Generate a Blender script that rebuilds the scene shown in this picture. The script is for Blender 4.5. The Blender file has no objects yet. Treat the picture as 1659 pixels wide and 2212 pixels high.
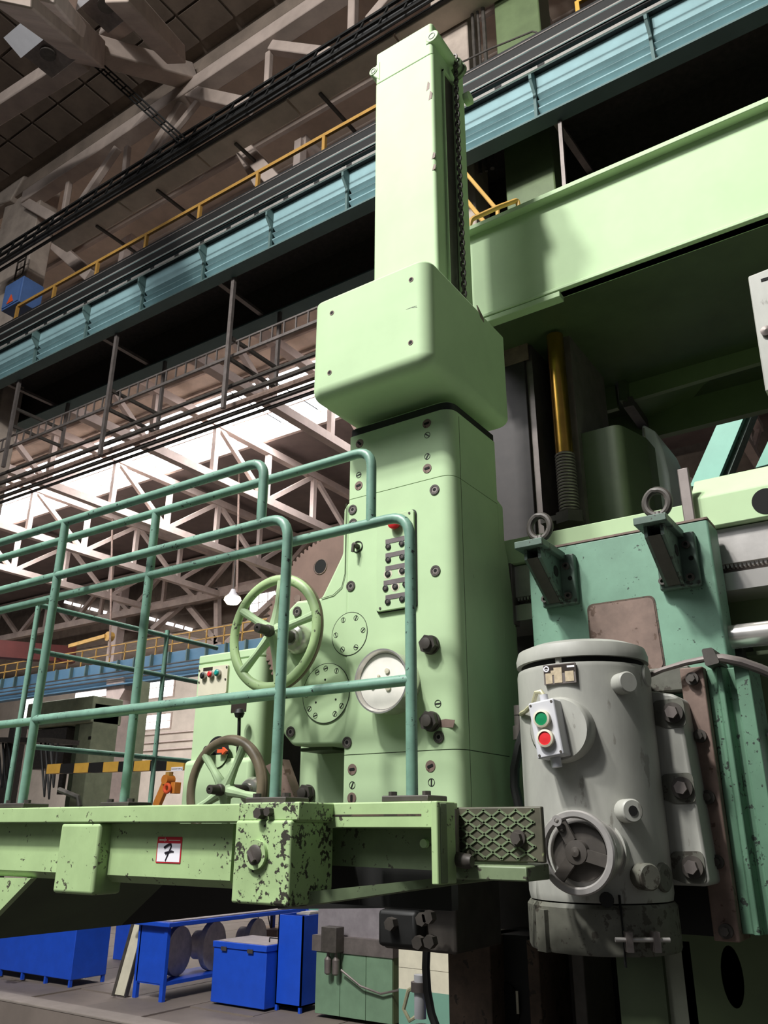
import bpy, bmesh, math, random
from mathutils import Vector, Matrix
random.seed(7)
sc = bpy.context.scene
C = sc.collection
rad = math.radians
# ------------------------------------------------------------------ camera
AZ, PITCH, ROLL, FPX = rad(34.07), rad(21.28), rad(0.21), 1765.0
CAM = Vector((0, 0, 2.3))
_rt = Vector((math.cos(AZ), math.sin(AZ), 0)); _h = Vector((-math.sin(AZ), math.cos(AZ), 0)); _z = Vector((0, 0, 1))
FW = _h*math.cos(PITCH) + _z*math.sin(PITCH); _up = -_h*math.sin(PITCH) + _z*math.cos(PITCH)
RT = _rt*math.cos(ROLL) + _up*math.sin(ROLL); UP = _up*math.cos(ROLL) - _rt*math.sin(ROLL)
cd = bpy.data.cameras.new('camera'); cam = bpy.data.objects.new('camera', cd); C.objects.link(cam)
m = Matrix((RT, UP, -FW)).transposed().to_4x4(); m.translation = CAM
cam.matrix_world = m
cd.sensor_width = 36; cd.sensor_fit = 'AUTO'; cd.lens = FPX/2212*36; cd.clip_end = 300; cd.clip_start = 0.05
sc.camera = cam
# ------------------------------------------------------------------ light and exposure
sc.view_settings.view_transform = 'Standard'; sc.view_settings.look = 'None'
sc.view_settings.exposure = 0.0; sc.view_settings.gamma = 1.0; sc.view_settings.use_curve_mapping = False
w = bpy.data.worlds.new('world'); sc.world = w; w.use_nodes = True
w.node_tree.nodes['Background'].inputs[0].default_value = (0.86, 0.93, 1.0, 1)
w.node_tree.nodes['Background'].inputs[1].default_value = 0.11
def area(name, loc, target, sx, sy, power, col):
    l = bpy.data.lights.new(name, 'AREA'); l.shape = 'RECTANGLE'; l.size = sx; l.size_y = sy; l.energy = power; l.color = col
    o = bpy.data.objects.new(name, l); C.objects.link(o); o.location = loc
    o.rotation_euler = (Vector(target)-Vector(loc)).to_track_quat('-Z', 'Y').to_euler()
    return o
# high roof lamp group of the bay the camera stands in, and an added soft fill in place of unseen roof lights
area('high_bay_lamp_light', (-3.6, -5.4, 14.8), (-1.2, 3.0, 3.5), .7, .7, 2150, (1.0, 0.985, 0.95))
area('high_bay_lamp_light', (-5.1, -4.6, 15.2), (-1.2, 3.0, 3.5), .7, .7, 1400, (1.0, 0.985, 0.95))
area('soft_roof_fill', (-7.0, -8.0, 15.5), (-1.0, 3.0, 3.0), 10.0, 5.0, 1700, (0.97, 0.98, 1.0))
area('next_bay_daylight', (-34.0, 21.5, 18.0), (-34.0, 24.0, 0.0), 36.0, 3.4, 3600, (1.0, 0.98, 0.98))
area('far_wall_fill', (-55.0, 42.0, 13.0), (-60.0, 57.0, 4.0), 40.0, 6.0, 7000, (1.0, 0.98, 0.96))  # added fill aimed at the far wall to brighten it
# ------------------------------------------------------------------ picture point -> place on a plane
def ray(u, v): return FW*FPX + RT*(u-829.5) - UP*(v-1106)
def at(u, v, Y):
    d = ray(u, v); return CAM + d*((Y-CAM.y)/d.y)
def atx(u, v, X):
    d = ray(u, v); return CAM + d*((X-CAM.x)/d.x)
def atz(u, v, Z):
    d = ray(u, v); return CAM + d*((Z-CAM.z)/d.z)
# ------------------------------------------------------------------ materials
def lin(c):
    return tuple((x/255/12.92 if x/255 <= .04045 else ((x/255+.055)/1.055)**2.4) for x in c) + (1,)
M = {}
def mat(name, rgb, rough=.5, metal=0., var=.10, vscale=4., chip=None, chip_scale=14., chip_cut=.68, stretch=None, bump=0., emit=None, spec=.5):
    """painted / metal surface: base colour, slow stains (var), small chips of another colour"""
    ma = bpy.data.materials.new(name); ma.use_nodes = True; nt = ma.node_tree; N = nt.nodes; L = nt.links
    b = N['Principled BSDF']; b.inputs['Roughness'].default_value = rough; b.inputs['Metallic'].default_value = metal
    b.inputs['Specular IOR Level'].default_value = spec
    col = lin(rgb)
    tc = N.new('ShaderNodeTexCoord'); src = tc.outputs['Object']
    if stretch:
        mp = N.new('ShaderNodeMapping'); mp.inputs['Scale'].default_value = stretch; L.new(src, mp.inputs[0]); src = mp.outputs[0]
    n1 = N.new('ShaderNodeTexNoise'); n1.inputs['Scale'].default_value = vscale; n1.inputs['Detail'].default_value = 6; n1.inputs['Roughness'].default_value = .62
    L.new(src, n1.inputs['Vector'])
    rp = N.new('ShaderNodeValToRGB'); L.new(n1.outputs['Fac'], rp.inputs[0])
    rp.color_ramp.elements[0].position = .30; rp.color_ramp.elements[1].position = .70
    rp.color_ramp.elements[0].color = tuple(x*(1-var*1.6) for x in col[:3]) + (1,)
    rp.color_ramp.elements[1].color = tuple(min(1, x*(1+var)) for x in col[:3]) + (1,)
    out = rp.outputs[0]
    if chip:
        n2 = N.new('ShaderNodeTexNoise'); n2.inputs['Scale'].default_value = chip_scale; n2.inputs['Detail'].default_value = 5; n2.inputs['Roughness'].default_value = .6
        L.new(src, n2.inputs['Vector'])
        n3 = N.new('ShaderNodeTexNoise'); n3.inputs['Scale'].default_value = chip_scale*.22; n3.inputs['Detail'].default_value = 3; L.new(src, n3.inputs['Vector'])
        ad = N.new('ShaderNodeMath'); ad.operation = 'MULTIPLY_ADD'; ad.inputs[1].default_value = .62; L.new(n2.outputs['Fac'], ad.inputs[0])
        a3 = N.new('ShaderNodeMath'); a3.operation = 'MULTIPLY'; a3.inputs[1].default_value = .38; L.new(n3.outputs['Fac'], a3.inputs[0]); L.new(a3.outputs[0], ad.inputs[2])
        r2 = N.new('ShaderNodeValToRGB'); L.new(ad.outputs[0], r2.inputs[0])
        r2.color_ramp.elements[0].position = chip_cut; r2.color_ramp.elements[1].position = chip_cut+.025
        mx = N.new('ShaderNodeMix'); mx.data_type = 'RGBA'
        L.new(r2.outputs[0], mx.inputs['Factor']); L.new(out, mx.inputs['A']); mx.inputs['B'].default_value = lin(chip)
        out = mx.outputs['Result']
    L.new(out, b.inputs['Base Color'])
    if bump:
        bp = N.new('ShaderNodeBump'); bp.inputs['Strength'].default_value = bump; bp.inputs['Distance'].default_value = .01
        L.new(n1.outputs['Fac'], bp.inputs['Height']); L.new(bp.outputs[0], b.inputs['Normal'])
    if emit:
        b.inputs['Emission Color'].default_value = lin(rgb); b.inputs['Emission Strength'].default_value = emit
    M[name] = ma
    return ma
mat('green', (180, 205, 162), .62, var=.05, vscale=3, chip=(128, 132, 104), chip_scale=30, chip_cut=.69, spec=.2)
mat('green_plain', (180, 205, 162), .62, var=.05, vscale=3, spec=.2)
mat('green_worn', (166, 192, 138), .5, var=.10, vscale=5, chip=(72, 70, 58), chip_scale=60, chip_cut=.598)
mat('green_chipped', (164, 190, 136), .5, var=.12, vscale=6, chip=(58, 56, 48), chip_scale=66, chip_cut=.54)
mat('green_aged', (112, 128, 96), .55, var=.2, vscale=5, chip=(62, 60, 50), chip_scale=40, chip_cut=.58)
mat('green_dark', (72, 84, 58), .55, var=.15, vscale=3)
mat('green_olive', (96, 112, 76), .5, var=.12, vscale=3)
mat('teal_tube', (116, 154, 136), .42, var=.18, vscale=9, chip=(44, 52, 50), chip_scale=70, chip_cut=.60)
mat('teal', (112, 150, 128), .5, var=.13, vscale=5, chip=(48, 62, 54), chip_scale=75, chip_cut=.602)
mat('teal_dark', (82, 102, 90), .5, var=.2, vscale=7, chip=(50, 52, 46), chip_scale=40, chip_cut=.57)
mat('teal_clean', (120, 178, 158), .5, var=.07)
mat('grey_paint', (164, 164, 156), .5, var=.15, vscale=5, stretch=(1, 1, .45), chip=(132, 130, 122), chip_scale=16, chip_cut=.6)
mat('grey_light', (200, 200, 204), .45, var=.04)
mat('grey_dirty', (98, 98, 88), .6, var=.22, vscale=9, chip=(66, 62, 54), chip_scale=40, chip_cut=.56)
mat('steel', (186, 182, 178), .36, .5, var=.12, vscale=9)
mat('steel_dull', (126, 118, 114), .5, .6, var=.18, vscale=6)
mat('steel_bright', (222, 218, 212), .25, .7, var=.06)
mat('iron', (74, 69, 64), .55, .2, var=.2, vscale=12)
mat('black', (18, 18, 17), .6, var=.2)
mat('void', (8, 8, 7), .9, var=0)
mat('rust', (122, 102, 92), .7, var=.22, vscale=9, chip=(86, 66, 54), chip_scale=30, chip_cut=.58)
mat('way', (46, 41, 40), .6, .1, var=.16, vscale=14)  # darkened so the colour carries the shadow on the column's guideways
mat('rust_dark', (84, 68, 56), .75, var=.3, vscale=12, chip=(50, 42, 34), chip_scale=24, chip_cut=.55)
mat('gear', (122, 98, 88), .6, .2, var=.16, vscale=5)
mat('brass', (196, 152, 72), .25, 1., var=.2, vscale=8)
mat('rim_worn', (118, 106, 86), .45, var=.2, vscale=8)
mat('blue', (24, 76, 194), .45, var=.07, vscale=5)
mat('blue_girder', (130, 162, 166), .55, var=.08, vscale=3)
mat('blue_girder_dark', (84, 108, 106), .6, var=.1, vscale=2)
mat('blue_far', (80, 120, 148), .6, var=.1, vscale=1)
mat('blue_box', (78, 108, 160), .5, var=.08)
mat('concrete', (170, 156, 144), .85, var=.16, vscale=2.5, chip=(128, 112, 100), chip_scale=5, chip_cut=.64)
mat('concrete_lit', (216, 202, 188), .85, var=.1, vscale=2.5)  # raised tone puts the light on the beam's underside into the colour
mat('tread', (80, 78, 62), .6, var=.25, vscale=10, chip=(140, 150, 104), chip_scale=22, chip_cut=.6)
mat('concrete_dark', (128, 114, 102), .9, var=.2, vscale=1.5)
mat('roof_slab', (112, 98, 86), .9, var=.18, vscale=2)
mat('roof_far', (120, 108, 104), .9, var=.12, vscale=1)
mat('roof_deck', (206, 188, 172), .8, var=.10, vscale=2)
mat('truss_white', (206, 190, 182), .8, var=.1, vscale=2)
mat('truss_dim', (176, 160, 150), .85, var=.14, vscale=1.5)
mat('yellow_rail', (168, 128, 62), .55, var=.12)
mat('teal_ridge', (92, 128, 104), .5, var=.14, vscale=5, chip=(44, 52, 46), chip_scale=60, chip_cut=.575)
mat('yellow', (206, 160, 66), .5, var=.08)
mat('yellow_dull', (178, 140, 70), .55, var=.12)
mat('orange', (206, 128, 50), .5, var=.1)
mat('orange_bright', (226, 92, 50), .5, var=.1)
mat('red_crane', (96, 42, 38), .6, var=.15, vscale=1)
mat('red', (214, 44, 48), .4, var=.03)
mat('red_tag', (188, 36, 48), .5, var=.06)
mat('white', (236, 234, 240), .5, var=.02)
mat('dial', (246, 242, 232), .45, var=.06, vscale=12)
mat('ivory', (206, 200, 178), .6, var=.1)
mat('btn_green', (20, 130, 82), .35, var=.03)
mat('btn_teal', (24, 140, 132), .35, var=.03)
mat('ink', (26, 18, 34), .6, var=.05)
mat('cabinet_green', (108, 136, 110), .5, var=.1, vscale=4)
mat('press_green', (128, 136, 110), .6, var=.12)
mat('flange_steel', (206, 194, 178), .6, .1, var=.15, vscale=8)
mat('cast_grey_lit', (150, 154, 136), .5, var=.16, vscale=2.5)  # lightened in place of light reaching the cast column from the right
mat('strip', (118, 110, 110), .4, .2, var=.12, vscale=30)
mat('nameplate', (58, 50, 44), .4, .3, var=.1)
mat('nameplate_light', (196, 180, 152), .5, .2, var=.16, vscale=60)
mat('floor', (124, 113, 105), .75, var=.16, vscale=.8, chip=(78, 68, 62), chip_scale=2.2, chip_cut=.62)
mat('pit_floor', (58, 54, 50), .7, var=.2, vscale=1)
mat('floor_edge', (142, 132, 124), .85, var=.12, vscale=2)
mat('wall', (196, 184, 172), .9, var=.1, vscale=.6)
mat('wall_teal', (108, 150, 132), .8, var=.1, vscale=1)
mat('wood', (146, 118, 92), .7, var=.2, vscale=10)
mat('cable', (40, 40, 40), .5, var=.1)
mat('cable_pale', (188, 184, 150), .45, var=.12, vscale=20)
mat('sheet_metal', (168, 160, 164), .38, .5, var=.14, vscale=5)
mat('sky_glass', (255, 253, 255), .3, var=0, emit=9.0)
mat('window_glass', (250, 250, 255), .3, var=0, emit=2.6)
mat('lamp_glow', (255, 246, 190), .3, var=0, emit=14.0)
# ------------------------------------------------------------------ mesh helpers
OFF = {}
class MB:
    def __init__(s): s.v = []; s.f = []
    def add(s, vs, fs):
        o = len(s.v); s.v += [tuple(p) for p in vs]; s.f += [tuple(i+o for i in f) for f in fs]; return s
    def box(s, x0, x1, y0, y1, z0, z1):
        return s.add([(x, y, z) for z in (z0, z1) for y in (y0, y1) for x in (x0, x1)],
                     [(0, 2, 3, 1), (4, 5, 7, 6), (0, 1, 5, 4), (2, 6, 7, 3), (0, 4, 6, 2), (1, 3, 7, 5)])
    def prism(s, poly, ax, a, b):
        n = len(poly)
        def P(p, t): return {'y': (p[0], t, p[1]), 'z': (p[0], p[1], t), 'x': (t, p[0], p[1])}[ax]
        return s.add([P(p, a) for p in poly] + [P(p, b) for p in poly],
                     [tuple(range(n)), tuple(range(2*n-1, n-1, -1))] + [(i, (i+1) % n, (i+1) % n+n, i+n) for i in range(n)])
    def lathe(s, prof, c, ax, n=24):
        c = Vector(c); ax = Vector(ax).normalized(); a = ax.orthogonal().normalized(); b = ax.cross(a)
        vs = []; fs = []; k = len(prof)
        for i in range(n):
            t = 2*math.pi*i/n; e = a*math.cos(t)+b*math.sin(t)
            for r, h in prof: vs.append(c+ax*h+e*max(r, 1e-5))
        for i in range(n):
            for j in range(k-1):
                fs.append((i*k+j, ((i+1) % n)*k+j, ((i+1) % n)*k+j+1, i*k+j+1))
        shut = tuple(prof[0]) == tuple(prof[-1])
        if prof[0][0] > 1e-4 and not shut: fs.append(tuple(i*k for i in range(n)))
        if prof[-1][0] > 1e-4 and not shut: fs.append(tuple(i*k+k-1 for i in range(n-1, -1, -1)))
        return s.add(vs, fs)
    def cyl(s, c, ax, r, h, n=20): return s.lathe([(r, 0), (r, h)], c, ax, n)
    def ring(s, c, ax, r0, r1, h, n=28): return s.lathe([(r0, 0), (r1, 0), (r1, h), (r0, h), (r0, 0)], c, ax, n) if False else s._ring(c, ax, r0, r1, h, n)
    def _ring(s, c, ax, r0, r1, h, n):
        c = Vector(c); ax = Vector(ax).normalized(); a = ax.orthogonal().normalized(); b = ax.cross(a); vs = []; fs = []
        pr = [(r0, 0), (r1, 0), (r1, h), (r0, h)]
        for i in range(n):
            t = 2*math.pi*i/n; e = a*math.cos(t)+b*math.sin(t)
            for r, hh in pr: vs.append(c+ax*hh+e*r)
        for i in range(n):
            for j in range(4): fs.append((i*4+j, ((i+1) % n)*4+j, ((i+1) % n)*4+(j+1) % 4, i*4+(j+1) % 4))
        return s.add(vs, fs)
    def torus(s, c, ax, R, r, n=40, m=10, sq=1.):
        c = Vector(c); ax = Vector(ax).normalized(); a = ax.orthogonal().normalized(); b = ax.cross(a); vs = []; fs = []
        for i in range(n):
            t = 2*math.pi*i/n; e = a*math.cos(t)+b*math.sin(t)
            for j in range(m):
                q = 2*math.pi*j/m; vs.append(c+e*(R+r*math.cos(q))+ax*(r*sq*math.sin(q)))
        for i in range(n):
            for j in range(m): fs.append((i*m+j, ((i+1) % n)*m+j, ((i+1) % n)*m+(j+1) % m, i*m+(j+1) % m))
        return s.add(vs, fs)
    def tube(s, pts, r, n=10, closed=False):
        pts = [Vector(p) for p in pts]; k = len(pts); vs = []; fs = []
        rr = r if isinstance(r, (list, tuple)) else [r]*k
        t0 = (pts[1]-pts[0]).normalized(); a = t0.orthogonal().normalized()
        for i, p in enumerate(pts):
            if closed: t = (pts[(i+1) % k]-pts[i-1]).normalized()
            else: t = (pts[min(i+1, k-1)]-pts[max(i-1, 0)]).normalized()
            a = (a-t*a.dot(t)).normalized(); b = t.cross(a)
            for j in range(n):
                q = 2*math.pi*j/n; vs.append(p+(a*math.cos(q)+b*math.sin(q))*rr[i])
        for i in range(k if closed else k-1):
            for j in range(n): fs.append((i*n+j, ((i+1) % k)*n+j, ((i+1) % k)*n+(j+1) % n, i*n+(j+1) % n))
        if not closed: fs += [tuple(range(n)), tuple(range(k*n-1, (k-1)*n-1, -1))]
        return s.add(vs, fs)
    def beam(s, p, q, w, h, up=(0, 0, 1)):
        p = Vector(p); q = Vector(q); t = (q-p).normalized(); up = Vector(up)
        if abs(t.dot(up)) > .98: up = Vector((0, 1, 0))
        a = t.cross(up).normalized()*(w/2); b = a.cross(t).normalized()*(h/2)
        vs = [e+i*a+j*b for e in (p, q) for j in (-1, 1) for i in (-1, 1)]
        return s.add(vs, [(0, 2, 3, 1), (4, 5, 7, 6), (0, 1, 5, 4), (2, 6, 7, 3), (0, 4, 6, 2), (1, 3, 7, 5)])
    def mesh(s, name, off=(0, 0, 0)):
        me = bpy.data.meshes.new(name); o = Vector(off)
        bm = bmesh.new(); vv = [bm.verts.new(Vector(p)-o) for p in s.v]
        for f in s.f:
            try: bm.faces.new([vv[i] for i in f])
            except ValueError: pass
        bmesh.ops.recalc_face_normals(bm, faces=bm.faces[:]); bm.to_mesh(me); bm.free()
        me.polygons.foreach_set('use_smooth', [True]*len(me.polygons)); me.set_sharp_from_angle(angle=rad(34))
        return me
def rpoly(pts, r, seg=6):
    """polygon with rounded corners; r is one radius or one per corner"""
    n = len(pts); rs = r if isinstance(r, (list, tuple)) else [r]*n; out = []
    for i in range(n):
        p = Vector(pts[i]).to_2d(); a = (Vector(pts[i-1]).to_2d()-p); b = (Vector(pts[(i+1) % n]).to_2d()-p)
        la, lb = a.length, b.length; a.normalize(); b.normalize(); q = rs[i]
        if q <= 0: out.append(tuple(p)); continue
        q = min(q, la*.48, lb*.48)
        ang = a.angle(b); d = min(q/math.tan(ang/2), la*.49, lb*.49)
        p0, p1 = p+a*d, p+b*d
        for k in range(seg+1):
            t = k/seg; out.append(tuple(p0*(1-t)**2+p*2*t*(1-t)+p1*t*t))
    return out
def rrect(x0, x1, z0, z1, r, seg=6): return rpoly([(x0, z0), (x1, z0), (x1, z1), (x0, z1)], r, seg)
def link(name, me, ma, parent=None, bevel=0, seg=2):
    o = bpy.data.objects.new(name, me); C.objects.link(o)
    if me.materials: pass
    else: me.materials.append(M[ma])
    if parent is not None:
        o.parent = parent; OFF[o] = OFF[parent]
    if bevel:
        bv = o.modifiers.new('bevel', 'BEVEL'); bv.width = bevel; bv.segments = seg; bv.limit_method = 'ANGLE'; bv.angle_limit = rad(40); bv.harden_normals = True
    wn = o.modifiers.new('weighted_normal', 'WEIGHTED_NORMAL'); wn.keep_sharp = True; wn.weight = 90
    return o
def part(name, mb, ma, root, bevel=0, seg=2, label=None):
    o = link(name, mb.mesh(name, OFF[root]), ma, root, bevel, seg)
    if label: o['label'] = label
    return o
def piece(name, me, loc, parent, rot=None):
    """a small repeated piece: shares its mesh, sits at loc (world)"""
    o = bpy.data.objects.new(name, me); C.objects.link(o); o.parent = parent; OFF[o] = OFF[parent]
    o.location = Vector(loc)-Vector(OFF[parent])
    if rot: o.rotation_euler = rot
    return o
def tag(o, label, cat, group=None, kind=None):
    o['label'] = label; o['category'] = cat
    if group: o['group'] = group
    if kind: o['kind'] = kind
    return o
def thing(name, label, cat, loc=(0, 0, 0), group=None):
    o = bpy.data.objects.new(name, None); C.objects.link(o); o.location = loc; o.empty_display_size = .05; OFF[o] = Vector(loc)
    return tag(o, label, cat, group)
def solo(name, mb, ma, label, cat, loc=(0, 0, 0), group=None, bevel=0, seg=2, kind=None):
    o = link(name, mb.mesh(name, loc), ma, None, bevel, seg); o.location = loc; OFF[o] = Vector(loc)
    return tag(o, label, cat, group, kind)
def struct(name, mb, ma, label=None, cat=None, bevel=0):
    o = link(name, mb.mesh(name), ma, None, bevel); OFF[o] = Vector((0, 0, 0)); o['kind'] = 'structure'
    if label: o['label'] = label
    if cat: o['category'] = cat
    return o
def one(name, mb, ma, off=(0, 0, 0)):
    me = mb.mesh(name, off); me.materials.append(M[ma]); return me
Yd = Vector((0, -1, 0)); Zd = Vector((0, 0, 1)); Xd = Vector((1, 0, 0))
# ================================================================== the hall
H = 2.3                                   # eye height above the floor
def vk(u, k):                             # picture row where a level line of slope k (height over depth) crosses column u
    a, b = -3000., 1780.
    for _ in range(50):
        mm = (a+b)/2; d = ray(u, mm)
        if d.z/d.y > k: a = mm
        else: b = mm
    return (a+b)/2
def on(u, k, Y): return at(u, vk(u, k), Y)
# ---- floor
YE = atz(100, 2178, 0).y
struct('floor', MB().box(-140, 60, YE, 62, -.6, -.02), 'floor', 'grey shop floor of worn slabs')
fl = bpy.data.objects['floor']
sl = one('floor_slab', MB().box(0, 1.18, 0, 2.9, -.02, 0), 'floor')
cnt = 0
for i in range(16):
    for j in range(5):
        x = -18+i*1.2; y = YE+.35+j*2.93+(i % 2)*.9
        piece('floor_slab', sl, (x, y, 0), fl)
ed = MB().box(-60, 30, YE, YE+.34, -.02, .015)
o = link('kerb', ed.mesh('kerb'), 'floor_edge', fl, .01)
struct('floor_pit', MB().box(-140, 60, -60, YE, -.75, -.6), 'pit_floor', 'low dark floor in front of the kerb')
# ---- near bay roof: slab with coffered panels
ZR = H+16
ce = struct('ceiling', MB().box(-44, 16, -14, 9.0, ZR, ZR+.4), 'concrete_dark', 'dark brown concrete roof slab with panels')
pm = one('roof_panel', MB().box(-.46, .46, -.34, .34, -.08, 0), 'roof_slab')
cells = []
for i in range(46):
    for j in range(14):
        cells.append((-26+i*1.0, -1.6+j*.74))
def seen(x, y, z):
    q = Vector((x, y, z))-CAM; ww = q.dot(FW)
    if ww <= 0: return 0
    u = 829.5+FPX*q.dot(RT)/ww; v = 1106-FPX*q.dot(UP)/ww
    return -60 < u < 1720 and -60 < v < 2300
vis = sorted([c for c in cells if seen(c[0], c[1], ZR)], key=lambda c: c[0]**2+c[1]**2)
for x, y in vis[:290]: piece('roof_panel', pm, (x, y, ZR), ce)
rest = MB()
for x, y in [c for c in cells if c not in vis[:290]]: rest.box(x-.46, x+.46, y-.34, y+.34, ZR-.08, ZR)
o = link('roof_panels_distant', rest.mesh('roof_panels_distant'), 'roof_slab', ce); o['kind'] = 'stuff'
# ---- next bay roof
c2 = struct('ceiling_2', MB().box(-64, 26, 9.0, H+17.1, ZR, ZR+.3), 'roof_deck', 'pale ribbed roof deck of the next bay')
YS0, YS1 = 19.7, 23.4
for i in range(9):
    y = 11.2+i*1.0; link('deck_rib', MB().box(-64, 26, y, y+.10, ZR-.12, ZR).mesh('deck_rib'), 'truss_dim', c2)
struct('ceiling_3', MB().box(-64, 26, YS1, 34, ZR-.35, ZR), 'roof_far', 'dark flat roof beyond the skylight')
struct('ceiling_4', MB().box(-120, 40, 35, 60, 19.6, 20).box(-120, 40, 35, 35.2, 14.0, 20), 'roof_slab', 'dark low roof of the far bay')
# skylight: glazed strip with bars
sky = thing('skylight', 'long white glowing skylight strip in the roof of the next bay', 'skylight', (-30, YS0, ZR))
pane = one('pane', MB().box(-.94, .94, -.58, .58, -.02, .02), 'sky_glass')
for i in range(26):
    for j in range(3):
        piece('pane', pane, (-60+i*2.0, YS0+.62+j*1.235, ZR+.15), sky)
for j in range(4): part('glazing_bar', MB().box(-62, -9, YS0-.03+j*1.235, YS0+.03+j*1.235, ZR+.05, ZR+.2), 'truss_dim', sky)
part('kerb_frame', MB().box(-62, -9, YS0-.2, YS0-.05, ZR-.25, ZR+.25).box(-62, -9, YS1-.02, YS1+.15, ZR-.40, ZR+.25), 'truss_white', sky)
# ---- roof trusses of the next bay
def truss(name, label, x, y0, y1, zb, zt, ma, group, n=7):
    t = thing(name, label, 'truss', (x, y0, zb), group)
    part('bottom_chord', MB().box(x-.16, x+.16, y0, y1, zb-.16, zb+.16), ma, t)
    part('top_chord', MB().box(x-.16, x+.16, y0, y1, zt-.16, zt+.16), ma, t)
    st = (y1-y0)/n
    for i in range(n):
        a = y0+i*st; b = a+st
        part('upright', MB().box(x-.10, x+.10, a-.11, a+.11, zb, zt), ma, t)
        p, q = ((x, a, zt), (x, b, zb)) if i % 2 else ((x, a, zb), (x, b, zt))
        part('diagonal', MB().beam(p, q, .18, .2), ma, t)
    return t
ordn = ['first', 'second', 'third', 'fourth', 'fifth', 'sixth', 'seventh', 'eighth']
for i, x in enumerate((-40, -34.1, -28.1, -22, -16.2, -10, -4)):
    truss('roof_truss', 'whitewashed concrete roof truss under the skylight, %s from the far left' % ordn[i], x, 11.2, 33, 15.2, 17.5, 'truss_white', 'trusses of the next bay')
# sub truss along the far column line
t = thing('eaves_truss', 'dim concrete truss running along the far column line', 'truss', (-40, 33.2, 15))
part('bottom_chord', MB().box(-62, -8, 33.0, 33.4, 15.0, 15.4), 'truss_dim', t)
part('top_chord', MB().box(-62, -8, 33.0, 33.4, 17.4, 17.8), 'truss_dim', t)
for i in range(9):
    x = -60+i*6
    part('diagonal', MB().beam((x, 33.2, 15.2), (x+3, 33.2, 17.6), .25, .25), 'truss_dim', t)
    part('diagonal', MB().beam((x+3, 33.2, 17.6), (x+6, 33.2, 15.2), .25, .25), 'truss_dim', t)
    part('upright', MB().box(x+2.88, x+3.12, 33.1, 33.3, 15.2, 17.6), 'truss_dim', t)
t2 = thing('crossing_truss', 'dim crossing truss below the far roof next to the lit lamp', 'truss', (-30, 33.7, 12))
for (a, b) in (((255, 1325), (640, 1240)), ((255, 1352), (560, 1410)), ((400, 1300), (330, 1360)), ((400, 1300), (470, 1385)), ((480, 1400), (600, 1290)), ((470, 1270), (470, 1392))):
    part('bar', MB().beam(at(a[0], a[1], 33.7), at(b[0], b[1], 33.7), .32, .32), 'truss_dim', t2)
# ---- near column line: crane girders
YG = 8.0; zf = H+1.11*YG; zt = H+1.205*YG
g = thing('crane_girder', 'pale blue crane runway girder with shadow-band grooves in its web and stiffeners', 'girder', (-6, YG, zf))
us = [80, 190, 310, 442, 587, 752, 945, 1158, 1408, 1680]
xs = [on(u, 1.15, YG).x for u in us]; xs = [2*xs[0]-xs[1]] + xs; xs = [xs[0]-1.7] + xs + [xs[-1]+1.4]
hgt = zt-zf
def shadow_band_profile():  # flat web grooved to imitate the conductor bars' shadow bands
    pr = [(0, hgt)]
    for i in range(3):
        a = hgt*(.56-.17*i)
        pr += [(0, a), (.07, a-.055*hgt), (0, a-.145*hgt)]
    pr += [(0, 0)]
    return pr
pr = shadow_band_profile()
for i in range(len(xs)-1):
    mb = MB(); n = len(pr)
    poly = [(YG+a, zf+b) for a, b in pr] + [(YG+.08, zf), (YG+.08, zt)]
    mb.prism(poly, 'x', xs[i]+.02, xs[i+1]-.02)
    part('web_panel', mb, 'blue_girder', g)
    x = xs[i+1]
    part('stiffener', MB().prism([(YG, zf), (YG, zt), (YG-.16, zt), (YG-.16, zt-.28*hgt), (YG-.05, zt-.46*hgt), (YG-.05, zf)], 'x', x-.02, x+.02), 'blue_girder_dark', g)
part('bottom_flange', MB().box(xs[0], xs[-1], YG-.05, YG+.19, zf-.03, zf), 'blue_girder_dark', g)
part('top_flange', MB().box(xs[0], xs[-1], YG-.2, YG+.2, zt, zt+.04), 'black', g)
part('walkway_plate', MB().box(xs[0], xs[-1], YG-.24, 8.6, zt+.06, zt+.10), 'black', g)
part('busbar_housing', MB().box(xs[0], xs[-1], 7.84, 7.9, zt+.1, H+1.302*7.84), 'black', g)
part('back_web', MB().box(xs[0], xs[-1], YG+.12, YG+.16, zf, zt), 'iron', g)
z2 = zf
g2 = thing('crane_girder', 'unlit second crane girder behind the blue one with dark underside', 'girder', (-6, 9.4, zf))
part('bottom_flange', MB().box(xs[0]-4, xs[-1], 9.34, 9.70, zf-.03, zf), 'blue_girder_dark', g2)
part('web', MB().box(xs[0]-4, xs[-1], 9.48, 9.54, zf, zt+.05), 'iron', g2)
part('walkway_plate', MB().box(xs[0]-4, xs[-1], 8.62, 9.7, zt+.06, zt+.10), 'iron', g2)
for i, (a, b) in enumerate((((19, 830), (113, 873)), ((225, 731), (324, 788)), ((479, 614), (573, 685)), ((1205, 270), (1290, 395)))):
    p = atz(a[0], a[1], zf+.06); q = atz(b[0], b[1], zf+.06)
    part('brace', MB().beam((p.x, 8.15, p.z), (q.x, 9.42, q.z), .09, .06), 'steel_dull', g2)
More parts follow.
